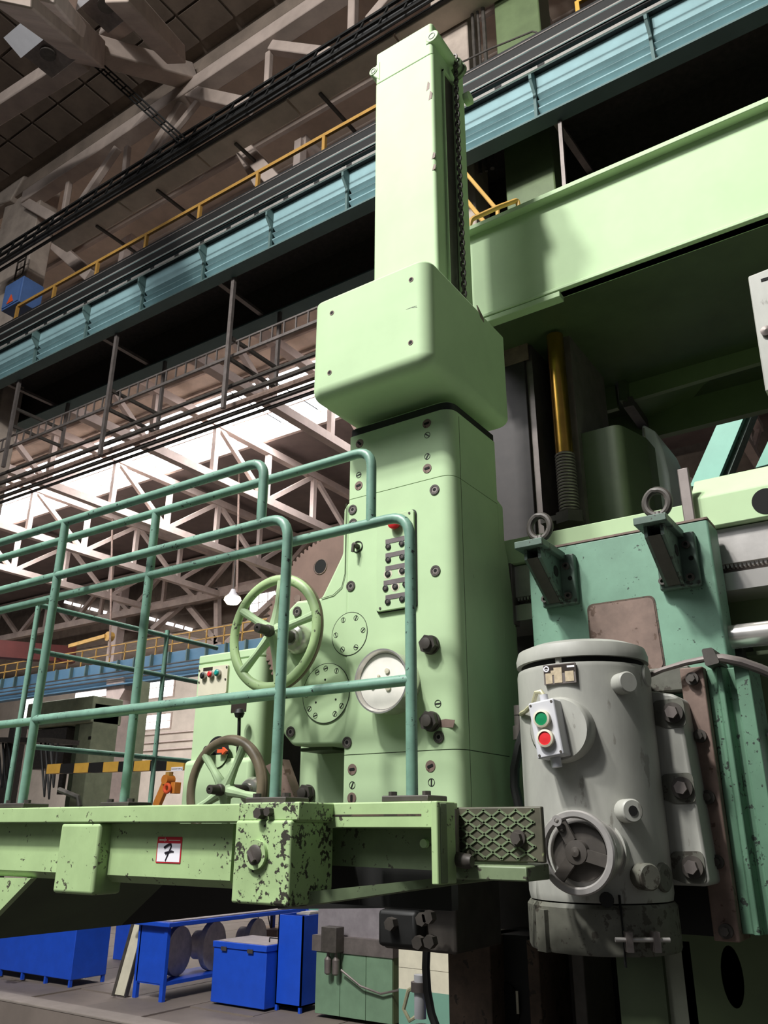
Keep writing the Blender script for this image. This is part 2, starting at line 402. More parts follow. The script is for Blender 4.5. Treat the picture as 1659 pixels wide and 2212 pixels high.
# conductor bars
for i, (k, r, ma, lb) in enumerate(((1.222, .016, 'steel_bright', 'lowest bright conductor bar along the blue girder'), (1.247, .007, 'steel_bright', 'second conductor bar along the blue girder'), (1.272, .008, 'steel_bright', 'third conductor bar along the blue girder'), (1.295, .006, 'steel_dull', 'thin top conductor bar along the blue girder'))):
    y = 7.62; z = H+k*y
    cb = thing('conductor_bar', lb, 'conductor', (-6, y, z), 'crane conductor bars')
    part('bar', MB().beam((xs[0], y, z), (xs[-1], y, z), r*2, r*3), ma, cb)
    if i == 0:
        for j in range(24): part('clamp', MB().box(xs[0]+.4+j*.62, xs[0]+.5+j*.62, y-.02, y+.012, z-.02, z+.02), 'black', cb)
# yellow walkway handrail
yr = thing('handrail', 'yellow walkway handrail on top of the blue girder', 'handrail', (-8, 8.2, zt))
zr = H+1.338*8.2
x0r = on(34, 1.3, 8.2).x; x1r = on(830, 1.3, 8.2).x
part('top_rail', MB().beam((x0r, 8.2, zr), (x1r, 8.2, zr), .05, .07), 'yellow_rail', yr)
for u in (34, 115, 208, 314, 430, 556, 700): part('post', MB().box(on(u, 1.3, 8.2).x-.03, on(u, 1.3, 8.2).x+.03, 8.17, 8.23, zt+.1, zr), 'yellow_rail', yr)
yr2 = thing('handrail', 'short yellow handrail piece at the upper right girder walkway', 'handrail', (-1, 8.2, zt))
p = at(1247, 5, 8.2); part('post', MB().box(p.x-.03, p.x+.03, 8.17, 8.23, zt+.1, p.z), 'yellow', yr2)
part('top_rail', MB().beam((p.x, 8.2, p.z), (p.x+2.2, 8.2, p.z), .05, .07), 'yellow', yr2)
# column line
def col(name, label, u0, u1, vtop, vbot, Y, ma, ztop=ZR, zbot=0.0, d=.5):
    a = at(u0, vtop, Y); b = at(u1, vtop, Y)
    return solo(name, MB().box(a.x, b.x, Y, Y+d, zbot, ztop), ma, label, 'column', ((a.x+b.x)/2, Y, zbot), bevel=.02)
col('concrete_column', 'weathered pinkish concrete column behind the tower top', 932, 1012, 120, 0, 8.75, 'concrete')
col('concrete_column', 'green-stained concrete column beside the conduit bundle', 1070, 1168, 60, 0, 8.75, 'green_olive')
cl = col('concrete_column', 'pale concrete column at the left frame edge with cable tray', -14, 62, 560, 0, 8.75, 'concrete')
hd = thing('column_head', 'flared concrete column head under the roof at far left', 'column head', tuple(at(10, 470, 8.7)))
a = at(-60, 430, 8.6); b = at(30, 430, 8.6)
part('head', MB().prism([(a.x-1, a.z-.2), (b.x-.2, a.z-1.1), (b.x+.6, a.z-.1), (b.x+.8, a.z+1.2), (a.x-1, a.z+1.4)], 'y', 8.6, 9.1), 'concrete', hd, .03)
# pipes between the two columns
for i, (u0, r, lb) in enumerate(((1022, .03, 'thin conduit left of the three by the column'), (1034, .022, 'middle conduit of the three by the column'), (1046, .035, 'thick conduit right of the three by the column'))):
    p = at(u0, 60, 8.7); solo('conduit', MB().tube([(p.x, 8.7, zt-.5), (p.x, 8.7, p.z), (p.x-.05, 8.7, p.z+3.5)], r, 8), 'iron', lb, 'conduit', (p.x, 8.7, zt), 'conduits by the column')
rl = MB(); pts = [at(960, 150, 8.72), at(990, 138, 8.4), at(1060, 105, 8.4), at(1150, 68, 8.4), at(1158, 70, 8.4), at(1168, 80, 8.4)]
solo('bent_rod', rl.tube(pts, .015, 8), 'iron', 'thin bent iron rod in front of the columns', 'rod', tuple(pts[0]))
# lower concrete beam and cable tray above the girder
yb = 8.3; zb0 = H+1.505*yb
bx0 = at(112, 516, yb).x
bm_ = thing('concrete_beam', 'long precast concrete beam above the yellow handrail', 'beam', (bx0, yb, zb0))
for i in range(6):
    a = bx0+i*2.35; part('beam_segment', MB().box(a, a+2.31, yb, yb+.42, zb0, zb0+.14), 'concrete_lit', bm_, .012)
for u, v in ((700, 165), (520, 272), (345, 430), (212, 520)):
    p = at(u, v, yb+.3); part('hanger_bar', MB().beam((p.x, yb+.2, zb0-.02), (p.x+.02, yb+1.3, zb0-.03), .06, .05), 'iron', bm_)
ct = thing('cable_tray', 'black lattice cable tray running over the concrete beam', 'cable tray', (bx0, 8.0, H+1.58*8))
zc = H+1.578*8.0
for dz, dy in ((-.18, 0), (0, 0), (.18, 0), (-.1, .25), (.1, .25)): part('rail', MB().beam((-17, 8+dy, zc+dz), (3, 8+dy, zc+dz), .05, .05), 'black', ct)
for i in range(36): part('lattice_bar', MB().beam((-16.6+i*.5, 8, zc-.18), (-16.35+i*.5, 8, zc+.18), .03, .03), 'black', ct)
for i, dz in enumerate((-.12, -.05, .06, .12)): part('cable', MB().tube([(-17, 8.1+.03*i, zc+dz), (-10, 8.12, zc+dz-.03), (-4, 8.1, zc+dz), (3, 8.12, zc+dz-.02)], .03, 6), 'cable', ct)
# sub truss over the column line
st = thing('eaves_truss', 'brown concrete truss above the cable tray on the near column line', 'truss', (-8, 8.9, H+13))
ya = 8.7
def bar(a, b, w=.3, h=.3, Y0=ya, Y1=None, ma='truss_dim'):
    p = at(a[0], a[1], Y0); q = at(b[0], b[1], Y1 or Y0); part('bar', MB().beam(p, q, w, h), ma, st, .02)
part('bottom_chord', MB().beam(on(60, 1.735, 8.7), on(1100, 1.735, 8.7), .36, .36), 'truss_dim', st, .02)
part('top_chord', MB().beam(on(-30, 1.785, 8.8)-Vector((2, 0, 0)), on(1100, 1.785, 8.8), .3, .4), 'concrete_dark', st, .02)
bar((60, 440), (130, 480), .26, .26); bar((175, 440), (255, 320), .16, .18); bar((310, 365), (395, 225), .2, .22); bar((400, 200), (540, 232), .28, .28); bar((440, 205), (300, 380), .0+.12, .14)
bar((270, 385), (276, 318), .13, .13); bar((140, 455), (150, 395), .13, .13); bar((578, 190), (582, 115), .13, .13); bar((590, 103), (730, 122), .22, .22); bar((762, 70), (764, -10), .16, .16); bar((520, 310), (600, 400), .3, .3, 9.2); bar((800, 50), (850, -10), .22, .22)
bar((110, 520), (200, 600), .3, .3, 9.4); bar((530, 330), (570, 400), .3, .3, 9.4)
# main roof truss of the near bay, crossing at the top left
mt = thing('roof_truss', 'near brown roof truss crossing the upper left corner', 'truss', tuple(at(195, 110, 6.6)))
def mbar(a, b, Y0, Y1, w, h, ma='truss_dim'): part('bar', MB().beam(at(a[0], a[1], Y0), at(b[0], b[1], Y1), w, h), ma, mt, .03)
mbar((20, -40), (195, 112), 3.2, 6.4, .55, .5); mbar((95, -20), (195, 100), 3.6, 6.4, .3, .25, 'truss_white')
mbar((195, 105), (410, 165), 6.4, 8.6, .45, .4); mbar((250, -20), (380, 118), 5.2, 7.6, .4, .35); mbar((150, 40), (160, -20), 5.6, 5.0, .16, .16, 'truss_white')
mbar((180, 122), (-20, 250), 6.4, 6.5, .42, .35); mbar((235, 70), (290, 30), 6.8, 6.4, .35, .3)
# ladder-like tray going up to the truss
lt = thing('cable_ladder', 'thin black cable ladder slanting from truss to cable tray', 'cable ladder', tuple(at(195, 120, 6.8)))
p0, p1 = at(192, 122, 6.6), at(395, 305, 8.0)
for s in (-.09, 0, .09): part('rail', MB().beam(p0+Vector((s, 0, 0)), p1+Vector((s, 0, 0)), .02, .03), 'black', lt)
for i in range(12):
    q = p0.lerp(p1, (i+.5)/12); part('rung', MB().beam(q-Vector((.09, 0, 0)), q+Vector((.09, 0, 0)), .02, .02), 'black', lt)
# roof fan units
def fan(label, u, v, Y, s):
    p = at(u, v, Y); f = thing('roof_fan', label, 'fan', tuple(p))
    part('casing', MB().box(p.x-.5*s, p.x+.55*s, p.y-.2*s, p.y+.5*s, p.z-.05*s, p.z+.30*s), 'steel_dull', f, .02)
    part('hood', MB().prism([(p.y-.62*s, p.z+.05*s), (p.y-.2*s, p.z-.10*s), (p.y-.2*s, p.z-.06*s), (p.y-.6*s, p.z+.10*s)], 'x', p.x-.55*s, p.x+.35*s), 'grey_light', f)
    part('motor', MB().cyl((p.x, p.y+.05, p.z-.12*s), Zd, .16*s, .12*s, 14), 'iron', f)
fan('ventilation fan with pale hood below the roof at upper left', 100, 105, 5.6, .9)
fan('ventilation fan cut by the top picture edge', 225, 0, 5.6, .9)
# ---- blue cabinet on the left column, with its ladder
p = at(32, 640, 8.3)
bc = thing('wall_cabinet', 'blue steel cabinet hung on the left column', 'cabinet', tuple(p))
part('body', MB().box(p.x-.28, p.x+.42, 8.2, 8.72, p.z-.36, p.z+.34), 'blue_box', bc, .01)
part('door', MB().box(p.x-.25, p.x+.38, 8.18, 8.2, p.z-.32, p.z+.30), 'blue_box', bc)
part('warning_sign', MB().prism([(p.x-.05, p.z-.28), (p.x+.2, p.z-.28), (p.x+.08, p.z-.06)], 'y', 8.165, 8.18), 'orange_bright', bc)
q = at(45, 560, 8.6)
ld = thing('rung_ladder', 'dark iron ladder on the left column above the blue cabinet', 'ladder', tuple(q))
for s in (0, .32): part('rail', MB().beam((q.x-.1+s, 8.6, p.z+.34), (q.x-.1+s, 8.6, p.z+1.6), .03, .03), 'iron', ld)
for i in range(5): part('rung', MB().beam((q.x-.1, 8.6, p.z+.5+i*.24), (q.x+.22, 8.6, p.z+.5+i*.24), .025, .025), 'iron', ld)
# ---- hangers, ladder tray and pipes below the girders
for i, (a, b, c, d) in enumerate((((35, 845), (7, 1009), (75, 800), (70, 1000)), ((242, 755), (216, 983), (286, 790), (277, 905)), ((494, 600), (482, 882), (545, 690), (536, 825)))):
    h = thing('pipe_hanger', ['grey pipe hanger frame nearest the left column', 'grey pipe hanger frame in the middle under the girder', 'grey pipe hanger frame nearest the machine tower'][i], 'hanger', tuple(at(a[0], a[1], 8.2)), 'pipe hangers')
    p, q = at(b[0], a[1]+200, 8.2), at(b[0], b[1], 8.2)
    part('leg', MB().box(q.x-.035, q.x+.035, 8.17, 8.23, q.z, zf), 'steel_dull', h)
    part('leg', MB().box(q.x-.03, q.x+.03, 9.37, 9.43, q.z+.9, zf), 'steel_dull', h)
    for dz in (.95, 1.35): part('arm', MB().beam((q.x, 8.2, q.z+dz), (q.x, 9.4, q.z+dz), .05, .06), 'iron', h)
zl = H+.885*8.35
tr = thing('cable_ladder', 'grey ladder tray on edge along the girder underside', 'cable ladder', (-8, 8.35, zl))
part('rail', MB().beam((-19, 8.35, zl), (-4, 8.35, zl), .04, .05), 'steel_dull', tr)
part('rail', MB().beam((-19, 8.35, zl+.26), (-4, 8.35, zl+.26), .03, .03), 'steel_dull', tr)
rg = one('rung', MB().box(-.012, .012, -.012, .012, 0, .26), 'steel_dull')
for i in range(56): piece('rung', rg, (-18.6+i*.25, 8.35, zl), tr)
for i, (k, r, lb) in enumerate(((.815, .035, 'top thin pipe crossing in front of the skylight'), (.79, .045, 'second dark pipe crossing in front of the skylight'), (.768, .06, 'thick pinkish pipe crossing in front of the skylight'), (.75, .04, 'fourth pipe crossing in front of the skylight'), (.735, .03, 'lowest pipe crossing in front of the skylight'))):
    y = 8.4+i*.1; z = H+k*y
    solo('pipe', MB().tube([(-22, y, z), (-4, y, z)], r, 8), 'rust' if i == 2 else 'iron', lb, 'pipe', (-8, y, z), 'pipes under the girder')
# ================================================================== far background between the rails (left)
YF = 33.0
def fbox(name, u0, u1, v0, v1, Y, ma, label, cat, d=.6, group=None, zb=None, bevel=0):
    a = at(u0, v1, Y); b = at(u1, v0, Y)
    return solo(name, MB().box(a.x, b.x, Y, Y+d, a.z if zb is None else zb, b.z), ma, label, cat, ((a.x+b.x)/2, Y, a.z if zb is None else zb), group, bevel)
fbox('concrete_column', 226, 272, 1205, 1445, 33.4, 'truss_white', 'far pale concrete column rising above the far blue girder', 'column', .6)
# far crane girder
fg = thing('crane_girder', 'far blue crane girder seen between the railing posts', 'girder', (-60, 30, 11))
a0 = H+.252*30; a1 = H+.298*30
part('bottom_flange', MB().box(-90, -20, 29.7, 30.2, a0-.08, a0), 'blue_far', fg)
part('web', MB().box(-90, -20, 30, 30.1, a0, a1), 'blue_far', fg)
for i in range(36): part('stiffener', MB().box(-72+i*1.4, -71.92+i*1.4, 29.8, 30, a0+.75, a1), 'blue_girder_dark', fg)
for i in range(3): part('conductor', MB().box(-90, -20, 29.6, 29.66, a0+.18+i*.22, a0+.24+i*.22), 'iron', fg)
fr = thing('handrail', 'thin yellow handrail on top of the far blue girder', 'handrail', (-50, 30.2, a1))
for dz in (.5, 1.0): part('rail', MB().beam((-64, 30.2, a1+dz), (-22, 30.2, a1+dz), .06, .06), 'yellow_dull', fr)
for i in range(32): part('post', MB().box(-63+i*1.3, -62.94+i*1.3, 30.17, 30.23, a1, a1+1.0), 'yellow_dull', fr)
# red overhead crane
rc = thing('overhead_crane', 'dark red overhead crane bridge at the far left', 'crane', tuple(at(60, 1400, 26)))
p, q = at(-30, 1365, 26), at(170, 1392, 27)
part('bridge_beam', MB().beam(at(-60, 1398, 26), at(160, 1416, 31.5), .8, 1.0), 'red_crane', rc)
part('trolley', MB().beam(at(150, 1396, 28), at(228, 1374, 28), .16, .2), 'yellow_dull', rc)
part('hook_block', MB().cyl(at(232, 1374, 28), (0, 1, 0), .26, .3, 14), 'yellow_dull', rc)
# far wall with windows
YW = 58
wl = struct('wall_far', MB().box(-120, 40, YW, YW+.5, 0, 20), 'wall', 'far beige hall wall with tall windows')
link('dado', MB().box(-120, 40, YW-.05, YW, 0, 2.2).mesh('dado'), 'wall_teal', wl)
for i in range(24): link('wall_panel', MB().box(-112+i*5, -107.1+i*5, YW-.06, YW, 2.3, 3.6).mesh('wall_panel'), 'wall', wl)
def window(n, u0, u1, v0, v1, label):
    a = at(u0, v1, YW-.2); b = at(u1, v0, YW-.2)
    wd = struct('window_%d' % n, MB().box(a.x-.12, b.x+.12, YW-.12, YW-.02, a.z-.12, b.z+.12), 'truss_dim', label)
    nx = max(2, round((b.x-a.x)/1.3)); nz = max(2, round((b.z-a.z)/1.3)); dx = (b.x-a.x)/nx; dz = (b.z-a.z)/nz
    me = one('pane', MB().box(.04, dx-.04, -.03, 0, .04, dz-.04), 'window_glass')
    for i in range(nx):
        for j in range(nz): piece('pane', me, (a.x+i*dx, YW-.12, a.z+j*dz), wd)
window(1, 298, 376, 1458, 1512, 'bright window between second post and feed box, upper')
window(2, 300, 368, 1540, 1578, 'bright window between second post and feed box, lower')
window(3, 160, 262, 1468, 1512, 'bright window band behind the far column head')
window(4, 48, 92, 1500, 1560, 'bright window at far left behind the first post')
window(5, 120, 146, 1588, 1642, 'bright low window left of the old press')
window(6, 200, 262, 1550, 1592, 'bright window behind the far column shaft')
# far clerestory slits
for i, (u0, v0, u1, v1) in enumerate(((140, 1300, 235, 1325), (320, 1335, 420, 1362))):
    s = thing('roof_light', ['thin sunlit roof slit left of the far column', 'thin sunlit roof slit right of the far column'][i], 'roof light', tuple(at(u0, v0, 34.8)))
    for j in range(5):
        p = at(u0+(u1-u0)*j/5, v0+(v1-v0)*j/5, 34.8); q = at(u0+(u1-u0)*(j+.7)/5, v0+(v1-v0)*(j+.7)/5, 34.8)
        part('pane', MB().beam(p, q, .1, .2), 'window_glass', s)
s = thing('roof_light', 'bright roof light seen through the upper handwheel', 'roof light', tuple(at(565, 1300, 34.8)))
for j in range(3):
    for k_ in range(2): part('pane', MB().box(at(542+j*19, 1300, 34.8).x, at(558+j*19, 1300, 34.8).x, 34.75, 34.8, at(560, 1320-k_*19, 34.8).z, at(560, 1303-k_*19, 34.8).z), 'window_glass', s)
# columns below the far girder
t = thing('concrete_column', 'far pinkish concrete column with wide head below the blue girder', 'column', tuple(at(235, 1740, 30)))
a = at(232, 1500, 30)
part('shaft', MB().box(at(218, 1600, 30).x, at(250, 1600, 30).x, 30, 30.8, 0, a.z), 'truss_white', t)
part('head', MB().prism([(at(229, 1520, 29.9).x, at(229, 1520, 29.9).z), (at(252, 1520, 29.9).x, at(252, 1520, 29.9).z), (at(268, 1500, 29.9).x, at(268, 1490, 29.9).z), (at(266, 1465, 29.9).x, at(266, 1463, 29.9).z), (at(230, 1468, 29.9).x, at(230, 1468, 29.9).z)], 'y', 29.9, 30.9), 'truss_white', t)
fbox('steel_column', 264, 300, 1470, 1745, 22, 'press_green', 'dull green column standing right of the pinkish column', 'column', .6, zb=0)
# old press
t = thing('old_press', 'faded green portal press with black square window in its side', 'press', tuple(at(160, 1740, 17)))
Yp = 17.0
a = at(148, 1745, Yp); b = at(206, 1518, Yp)
part('column', MB().box(a.x, b.x, Yp, Yp+1.0, 0, b.z), 'press_green', t, .02)
part('bridge', MB().box(at(60, 1560, Yp).x, b.x, Yp-.1, Yp+1.1, at(60, 1575, Yp).z, at(60, 1522, Yp).z), 'press_green', t, .03)
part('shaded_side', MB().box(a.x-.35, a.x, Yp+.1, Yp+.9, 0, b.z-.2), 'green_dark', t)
p = at(193, 1594, Yp-.02); part('window', MB().box(p.x-.06, p.x+.06, Yp-.02, Yp, p.z-.05, p.z+.05), 'void', t)
part('head_box', MB().box(at(60, 1640, Yp).x, at(130, 1640, Yp).x, Yp+.1, Yp+.8, at(90, 1660, Yp).z, at(90, 1575, Yp).z), 'iron', t)
part('spindle', MB().cyl((at(118, 1640, Yp).x, Yp+.4, at(118, 1715, Yp).z), Zd, .12, at(118, 1640, Yp).z-at(118, 1715, Yp).z, 14), 'iron', t)
fbox('steel_column', -10, 34, 1560, 1760, 14, 'iron', 'dark machine frame with hanging cables at left edge', 'column', .4, zb=0)
for i, (u, sag) in enumerate(((4, 1700), (14, 1722), (26, 1690), (96, 1720), (106, 1725), (116, 1700))):
    yc_ = 13.7-.07*i; p = at(u-8, 1604, yc_); m_ = at(u, sag, yc_); q = at(u+9, 1606, yc_)
    solo('hanging_cable', MB().tube([p, p.lerp(m_, .6), m_, m_.lerp(q, .4), q], .03, 6), 'cable', ['first', 'second', 'third', 'fourth', 'fifth', 'sixth'][i]+' slack black cable from the left hanging under the crane', 'cable', tuple(p), 'slack cables at the left')
solo('cable_carrier', MB().beam(at(-30, 1600, 13.75), at(140, 1602, 13.75), .9, .12), 'iron', 'dark bar carrying the slack black cables at the left', 'cable carrier', tuple(at(10, 1604, 13.75)))
for i, v in enumerate((1588, 1606, 1622, 1648)):
    p = at(300, v, 57.6); q = at(420, v+4, 57.6)
    solo('wall_pipe', MB().tube([p, (q.x, q.y, p.z)], .09, 8), 'truss_white', ['highest', 'second highest', 'second lowest', 'lowest'][i]+' pale pipe on the far wall below the bright windows', 'pipe', tuple(p), 'pipes on the far wall')
# striped lifting beam with orange hook
Yh = 11.0
lb = thing('lifting_beam', 'yellow and black striped lifting beam with load plate', 'lifting beam', tuple(at(250, 1660, Yh)))
x0 = at(101, 1660, Yh).x; x1 = at(396, 1660, Yh).x; zt0 = at(101, 1651, Yh).z; zb1 = at(101, 1671, Yh).z
dz_ = at(396, 1651, Yh).z-zt0
n = 9
for i in range(n):
    a = x0+(x1-x0)*i/n; b = x0+(x1-x0)*(i+1)/n
    z0 = zb1+dz_*.4*(i+.5)/n; z1 = zt0+dz_*.4*(i+.5)/n
    part('stripe', MB().box(a, b, Yh, Yh+.18, z0, z1), 'yellow' if i % 2 == 0 else 'black', lb)
p = at(381, 1661, Yh-.02)
part('load_plate', MB().box(p.x-.15, p.x+.15, Yh-.012, Yh-.001, p.z-.036, p.z+.036), 'white', lb)
def text(s, size, loc, ma, parent, rot=(rad(90), 0, 0), name='lettering', align='CENTER'):
    cu = bpy.data.curves.new(name, 'FONT'); cu.body = s; cu.size = size; cu.extrude = .0006; cu.align_x = align; cu.align_y = 'CENTER'; cu.resolution_u = 2
    tmp = bpy.data.objects.new(name, cu); C.objects.link(tmp); dg = bpy.context.evaluated_depsgraph_get(); dg.update()
    me = bpy.data.meshes.new_from_object(tmp.evaluated_get(dg)); bpy.data.objects.remove(tmp); bpy.data.curves.remove(cu)
    me.name = name; me.materials.clear(); me.materials.append(M[ma])
    o = bpy.data.objects.new(name, me); C.objects.link(o); o.parent = parent; OFF[o] = OFF[parent]; o.location = Vector(loc)-Vector(OFF[parent]); o.rotation_euler = rot
    return o
text('NOSNOST 200 kg', .036, (p.x, Yh-.014, p.z), 'ink', lb)
hk = thing('crane_hook', 'orange crane hook block hanging below the striped beam', 'hook', tuple(at(365, 1700, Yh)))
p = at(364, 1682, Yh); part('block', MB().cyl((p.x, Yh-.1, p.z-.02), (0, 1, 0), .085, .2, 18), 'orange', hk)
part('suspension', MB().box(p.x-.05, p.x+.05, Yh-.04, Yh+.06, p.z+.02, p.z+.12), 'yellow_dull', hk)
p2_ = at(378, 1702, Yh); part('cheek', MB().box(p2_.x-.06, p2_.x+.05, Yh-.06, Yh+.1, p2_.z-.1, p2_.z+.1), 'orange', hk, .01)
part('arm', MB().beam(at(360, 1690, Yh), at(338, 1742, Yh), .16, .09, (0, 1, 0)), 'orange', hk, .01)
p3_ = at(361, 1703, Yh-.12); part('hook_eye', MB().torus(p3_, (0, 1, 0), .07, .03, 20, 8), 'orange_bright', hk)
# lit lamp
lm = thing('bay_lamp', 'small lit yellow-white lamp hanging under the far trusses', 'lamp', tuple(at(503, 1288, 28)))
p = at(503, 1288, 28)
part('bulb', MB().lathe([(.0, -.42), (.28, -.38), (.42, -.2), (.38, -.05)], p, Zd, 16), 'lamp_glow', lm)
part('suspension_rod', MB().tube([p+Vector((0, 0, .3)), (p.x, p.y, ZR-.3)], .03, 6), 'iron', lm)
part('housing', MB().lathe([(.4, -.08), (.2, .12), (.1, .35), (.0, .36)], p, Zd, 16), 'grey_light', lm)
for i, (u, v0, v1) in enumerate(((243, 1120, 1420), (518, 950, 1280))):
    p = at(u, v0, 25); q = at(u-6, v1, 25)
    solo('lifting_wire', MB().tube([p, q], .05, 6), 'rust', ['thin brown wire hanging between first and second post', 'thin brown wire hanging above the lit lamp'][i], 'wire', tuple(q))
# ================================================================== floor things seen under the platform (left)
def onf(u, v, z=0): return atz(u, v, z)
# big blue crate at left
t = thing('blue_crate', 'large plain blue steel crate on short legs at the left', 'crate', tuple(onf(150, 2135)))
a = onf(150, 2134); b = onf(222, 2120)
zt1 = atx(160, 2015, a.x).z
x1 = a.x; zt1 = 1.0
part('body', MB().box(x1-3.4, x1, a.y, b.y, .10, zt1), 'blue', t, .01)
part('lid_rim', MB().box(x1-3.42, x1+.02, a.y-.02, b.y+.02, zt1, zt1+.03), 'blue', t)
for i in range(5): part('leg', MB().box(x1-.05-i*.62, x1-.01-i*.62, a.y, a.y+.05, 0, .10), 'blue', t)
part('leg', MB().box(x1-.05, x1-.01, b.y-.06, b.y-.01, 0, .10), 'blue', t)
# second smaller crate behind
p = onf(255, 2090)
solo('blue_crate', MB().box(p.x-.9, p.x, p.y+.6, p.y+1.1, 0, .95), 'blue', 'small blue crate behind the large crate and the bench', 'crate', (p.x-.4, p.y+.8, .25), bevel=.01)
# leaning board
t = thing('leaning_board', 'pale board in dark frame leaning on the blue bench', 'board', tuple(onf(258, 2153)))
p = onf(258, 2153)
part('face', MB().prism([(p.y, .02), (p.y+.24, .95), (p.y+.27, .95), (p.y+.03, .02)], 'x', p.x-.11, p.x+.11), 'ivory', t)
part('frame', MB().prism([(p.y-.02, 0), (p.y+.23, 1.0), (p.y+.30, 1.0), (p.y+.05, 0)], 'x', p.x-.16, p.x-.11).prism([(p.y-.02, 0), (p.y+.23, 1.0), (p.y+.30, 1.0), (p.y+.05, 0)], 'x', p.x+.11, p.x+.13), 'iron', t)
# workbench
pa = onf(283, 2155); pb = onf(352, 2165)
fy = pb.y; xl_ = pa.x; xr_ = pb.x
back = onf(462, 2112)
bw = thing('workbench', 'blue workbench with open shelf holding steel flanges', 'workbench', tuple(pa))
D = 3.0; zt2 = 1.02
dxy = Vector((0, 1, 0))
for (x, y) in ((xl_+.03, fy+.02), (xr_-.03, fy), (xr_-.03, fy+D), (xl_+.03, fy+D)): part('leg', MB().box(x-.035, x+.035, y-.03, y+.03, 0, zt2-.04), 'blue', bw)
part('end_panel', MB().box(xl_+.04, xr_-.04, fy-.01, fy+.02, .22, zt2-.06), 'blue', bw)
part('shelf', MB().box(xl_, xr_, fy, fy+D, .2, .25), 'blue', bw)
part('bench_top', MB().box(xl_-.1, xr_+.12, fy-.12, fy+D+.1, zt2-.05, zt2+.01), 'blue', bw, .008)
part('top_sheet', MB().box(xl_+.25, xr_+.08, fy-.02, fy+D, zt2+.01, zt2+.025), 'sheet_metal', bw)
part('rear_rail', MB().box(xl_-.05, xl_+.05, fy+.3, fy+D, zt2+.01, zt2+.14), 'iron', bw)
fm = MB().lathe([(.06, 0), (.2, 0), (.2, .07), (.13, .07), (.12, .22), (.24, .22), (.24, .30), (.06, .30)], (0, 0, 0), (1, 0, 0), 26)
def flange(name, label, x, y, z, s, tx=1.0):
    f = thing(name, label, 'flange', (x, y, z), 'steel flanges on the bench shelf')
    part('disc', MB().lathe([(.07*s, 0), (.25*s, 0), (.25*s, .07*s), (.12*s, .08*s)], (x, y, z+.25*s), (1, .25, 0), 28), 'flange_steel', f)
    part('collar', MB()._ring(Vector((x-.02*s, y, z+.25*s)), (1, .25, 0), .06*s, .15*s, -.16*s, 24), 'flange_steel', f)
    part('bore', MB().cyl((x+.072*s, y+.018*s, z+.25*s), (1, .25, 0), .075*s, .004, 20), 'void', f)
    return f
flange('steel_flange', 'large steel flange standing at the near end of the bench shelf', xr_-.34, fy+.45, .25, 1.35)
flange('steel_flange', 'wide steel flange standing second on the bench shelf', xr_-.30, fy+1.15, .25, 1.38)
flange('steel_flange', 'third steel flange standing in the dark of the shelf', xr_-.34, fy+2.2, .25, 1.3)
flange('steel_flange', 'small ring flange with open bore on the shelf', xr_-.16, fy+1.75, .25, .85)
# blue chest
t = thing('blue_chest', 'low blue steel chest with grey lid and handle', 'chest', tuple(onf(470, 2168)))
a = onf(466, 2166); b = onf(587, 2186)
xc0, xc1 = a.x, a.x+(b-a).length*.94
yc = (a.y+b.y)/2-.1
part('body', MB().box(xc0, xc1, yc, yc+.8, .03, .72), 'blue', t, .008)
part('lid', MB().box(xc0-.01, xc1+.01, yc-.02, yc+.82, .72, .80), 'blue', t, .008)
part('lid_sheet', MB().box(xc0+.02, xc1-.02, yc+.02, yc+.78, .80, .805), 'sheet_metal', t)
part('handle', MB().tube([(xc1-.22, yc+.3, .80), (xc1-.22, yc+.3, .86), (xc1-.05, yc+.3, .86), (xc1-.05, yc+.3, .80)], .01, 6), 'black', t)
for f in (.22, .72): part('latch', MB().box(xc0+(xc1-xc0)*f-.05, xc0+(xc1-xc0)*f+.05, yc-.035, yc-.02, .69, .74), 'iron', t)
# tall blue cabinet
t = thing('blue_locker', 'tall narrow open-topped blue locker beside the chest', 'locker', tuple(onf(600, 2180)))
a = onf(593, 2182); b = onf(660, 2188); c = onf(692, 2170)
xa, xb = a.x, a.x+(b-a).length*.95; ya_ = b.y-.1
part('front', MB().box(xa, xb, ya_, ya_+.02, .07, 1.18), 'blue', t)
part('side', MB().box(xb-.02, xb, ya_, ya_+.62, .07, 1.18).box(xa, xa+.02, ya_, ya_+.62, .07, 1.18), 'blue', t)
part('back', MB().box(xa, xb, ya_+.6, ya_+.62, .07, 1.20), 'blue', t)
part('floor_plate', MB().box(xa, xb, ya_, ya_+.62, .07, .09), 'blue', t)
for x in (xa, xb-.04):
    for y in (ya_, ya_+.58): part('leg', MB().box(x, x+.04, y, y+.04, 0, .07), 'blue', t)
solo('metal_sheets', MB().box(xb-.25, xb-.02, ya_+.15, ya_+.5, 1.18, 1.20).box(xb-.22, xb-.04, ya_+.2, ya_+.45, 1.20, 1.215), 'steel', 'few metal sheets lying on the tall blue locker', 'sheet', (xb-.1, ya_+.3, 1.18))
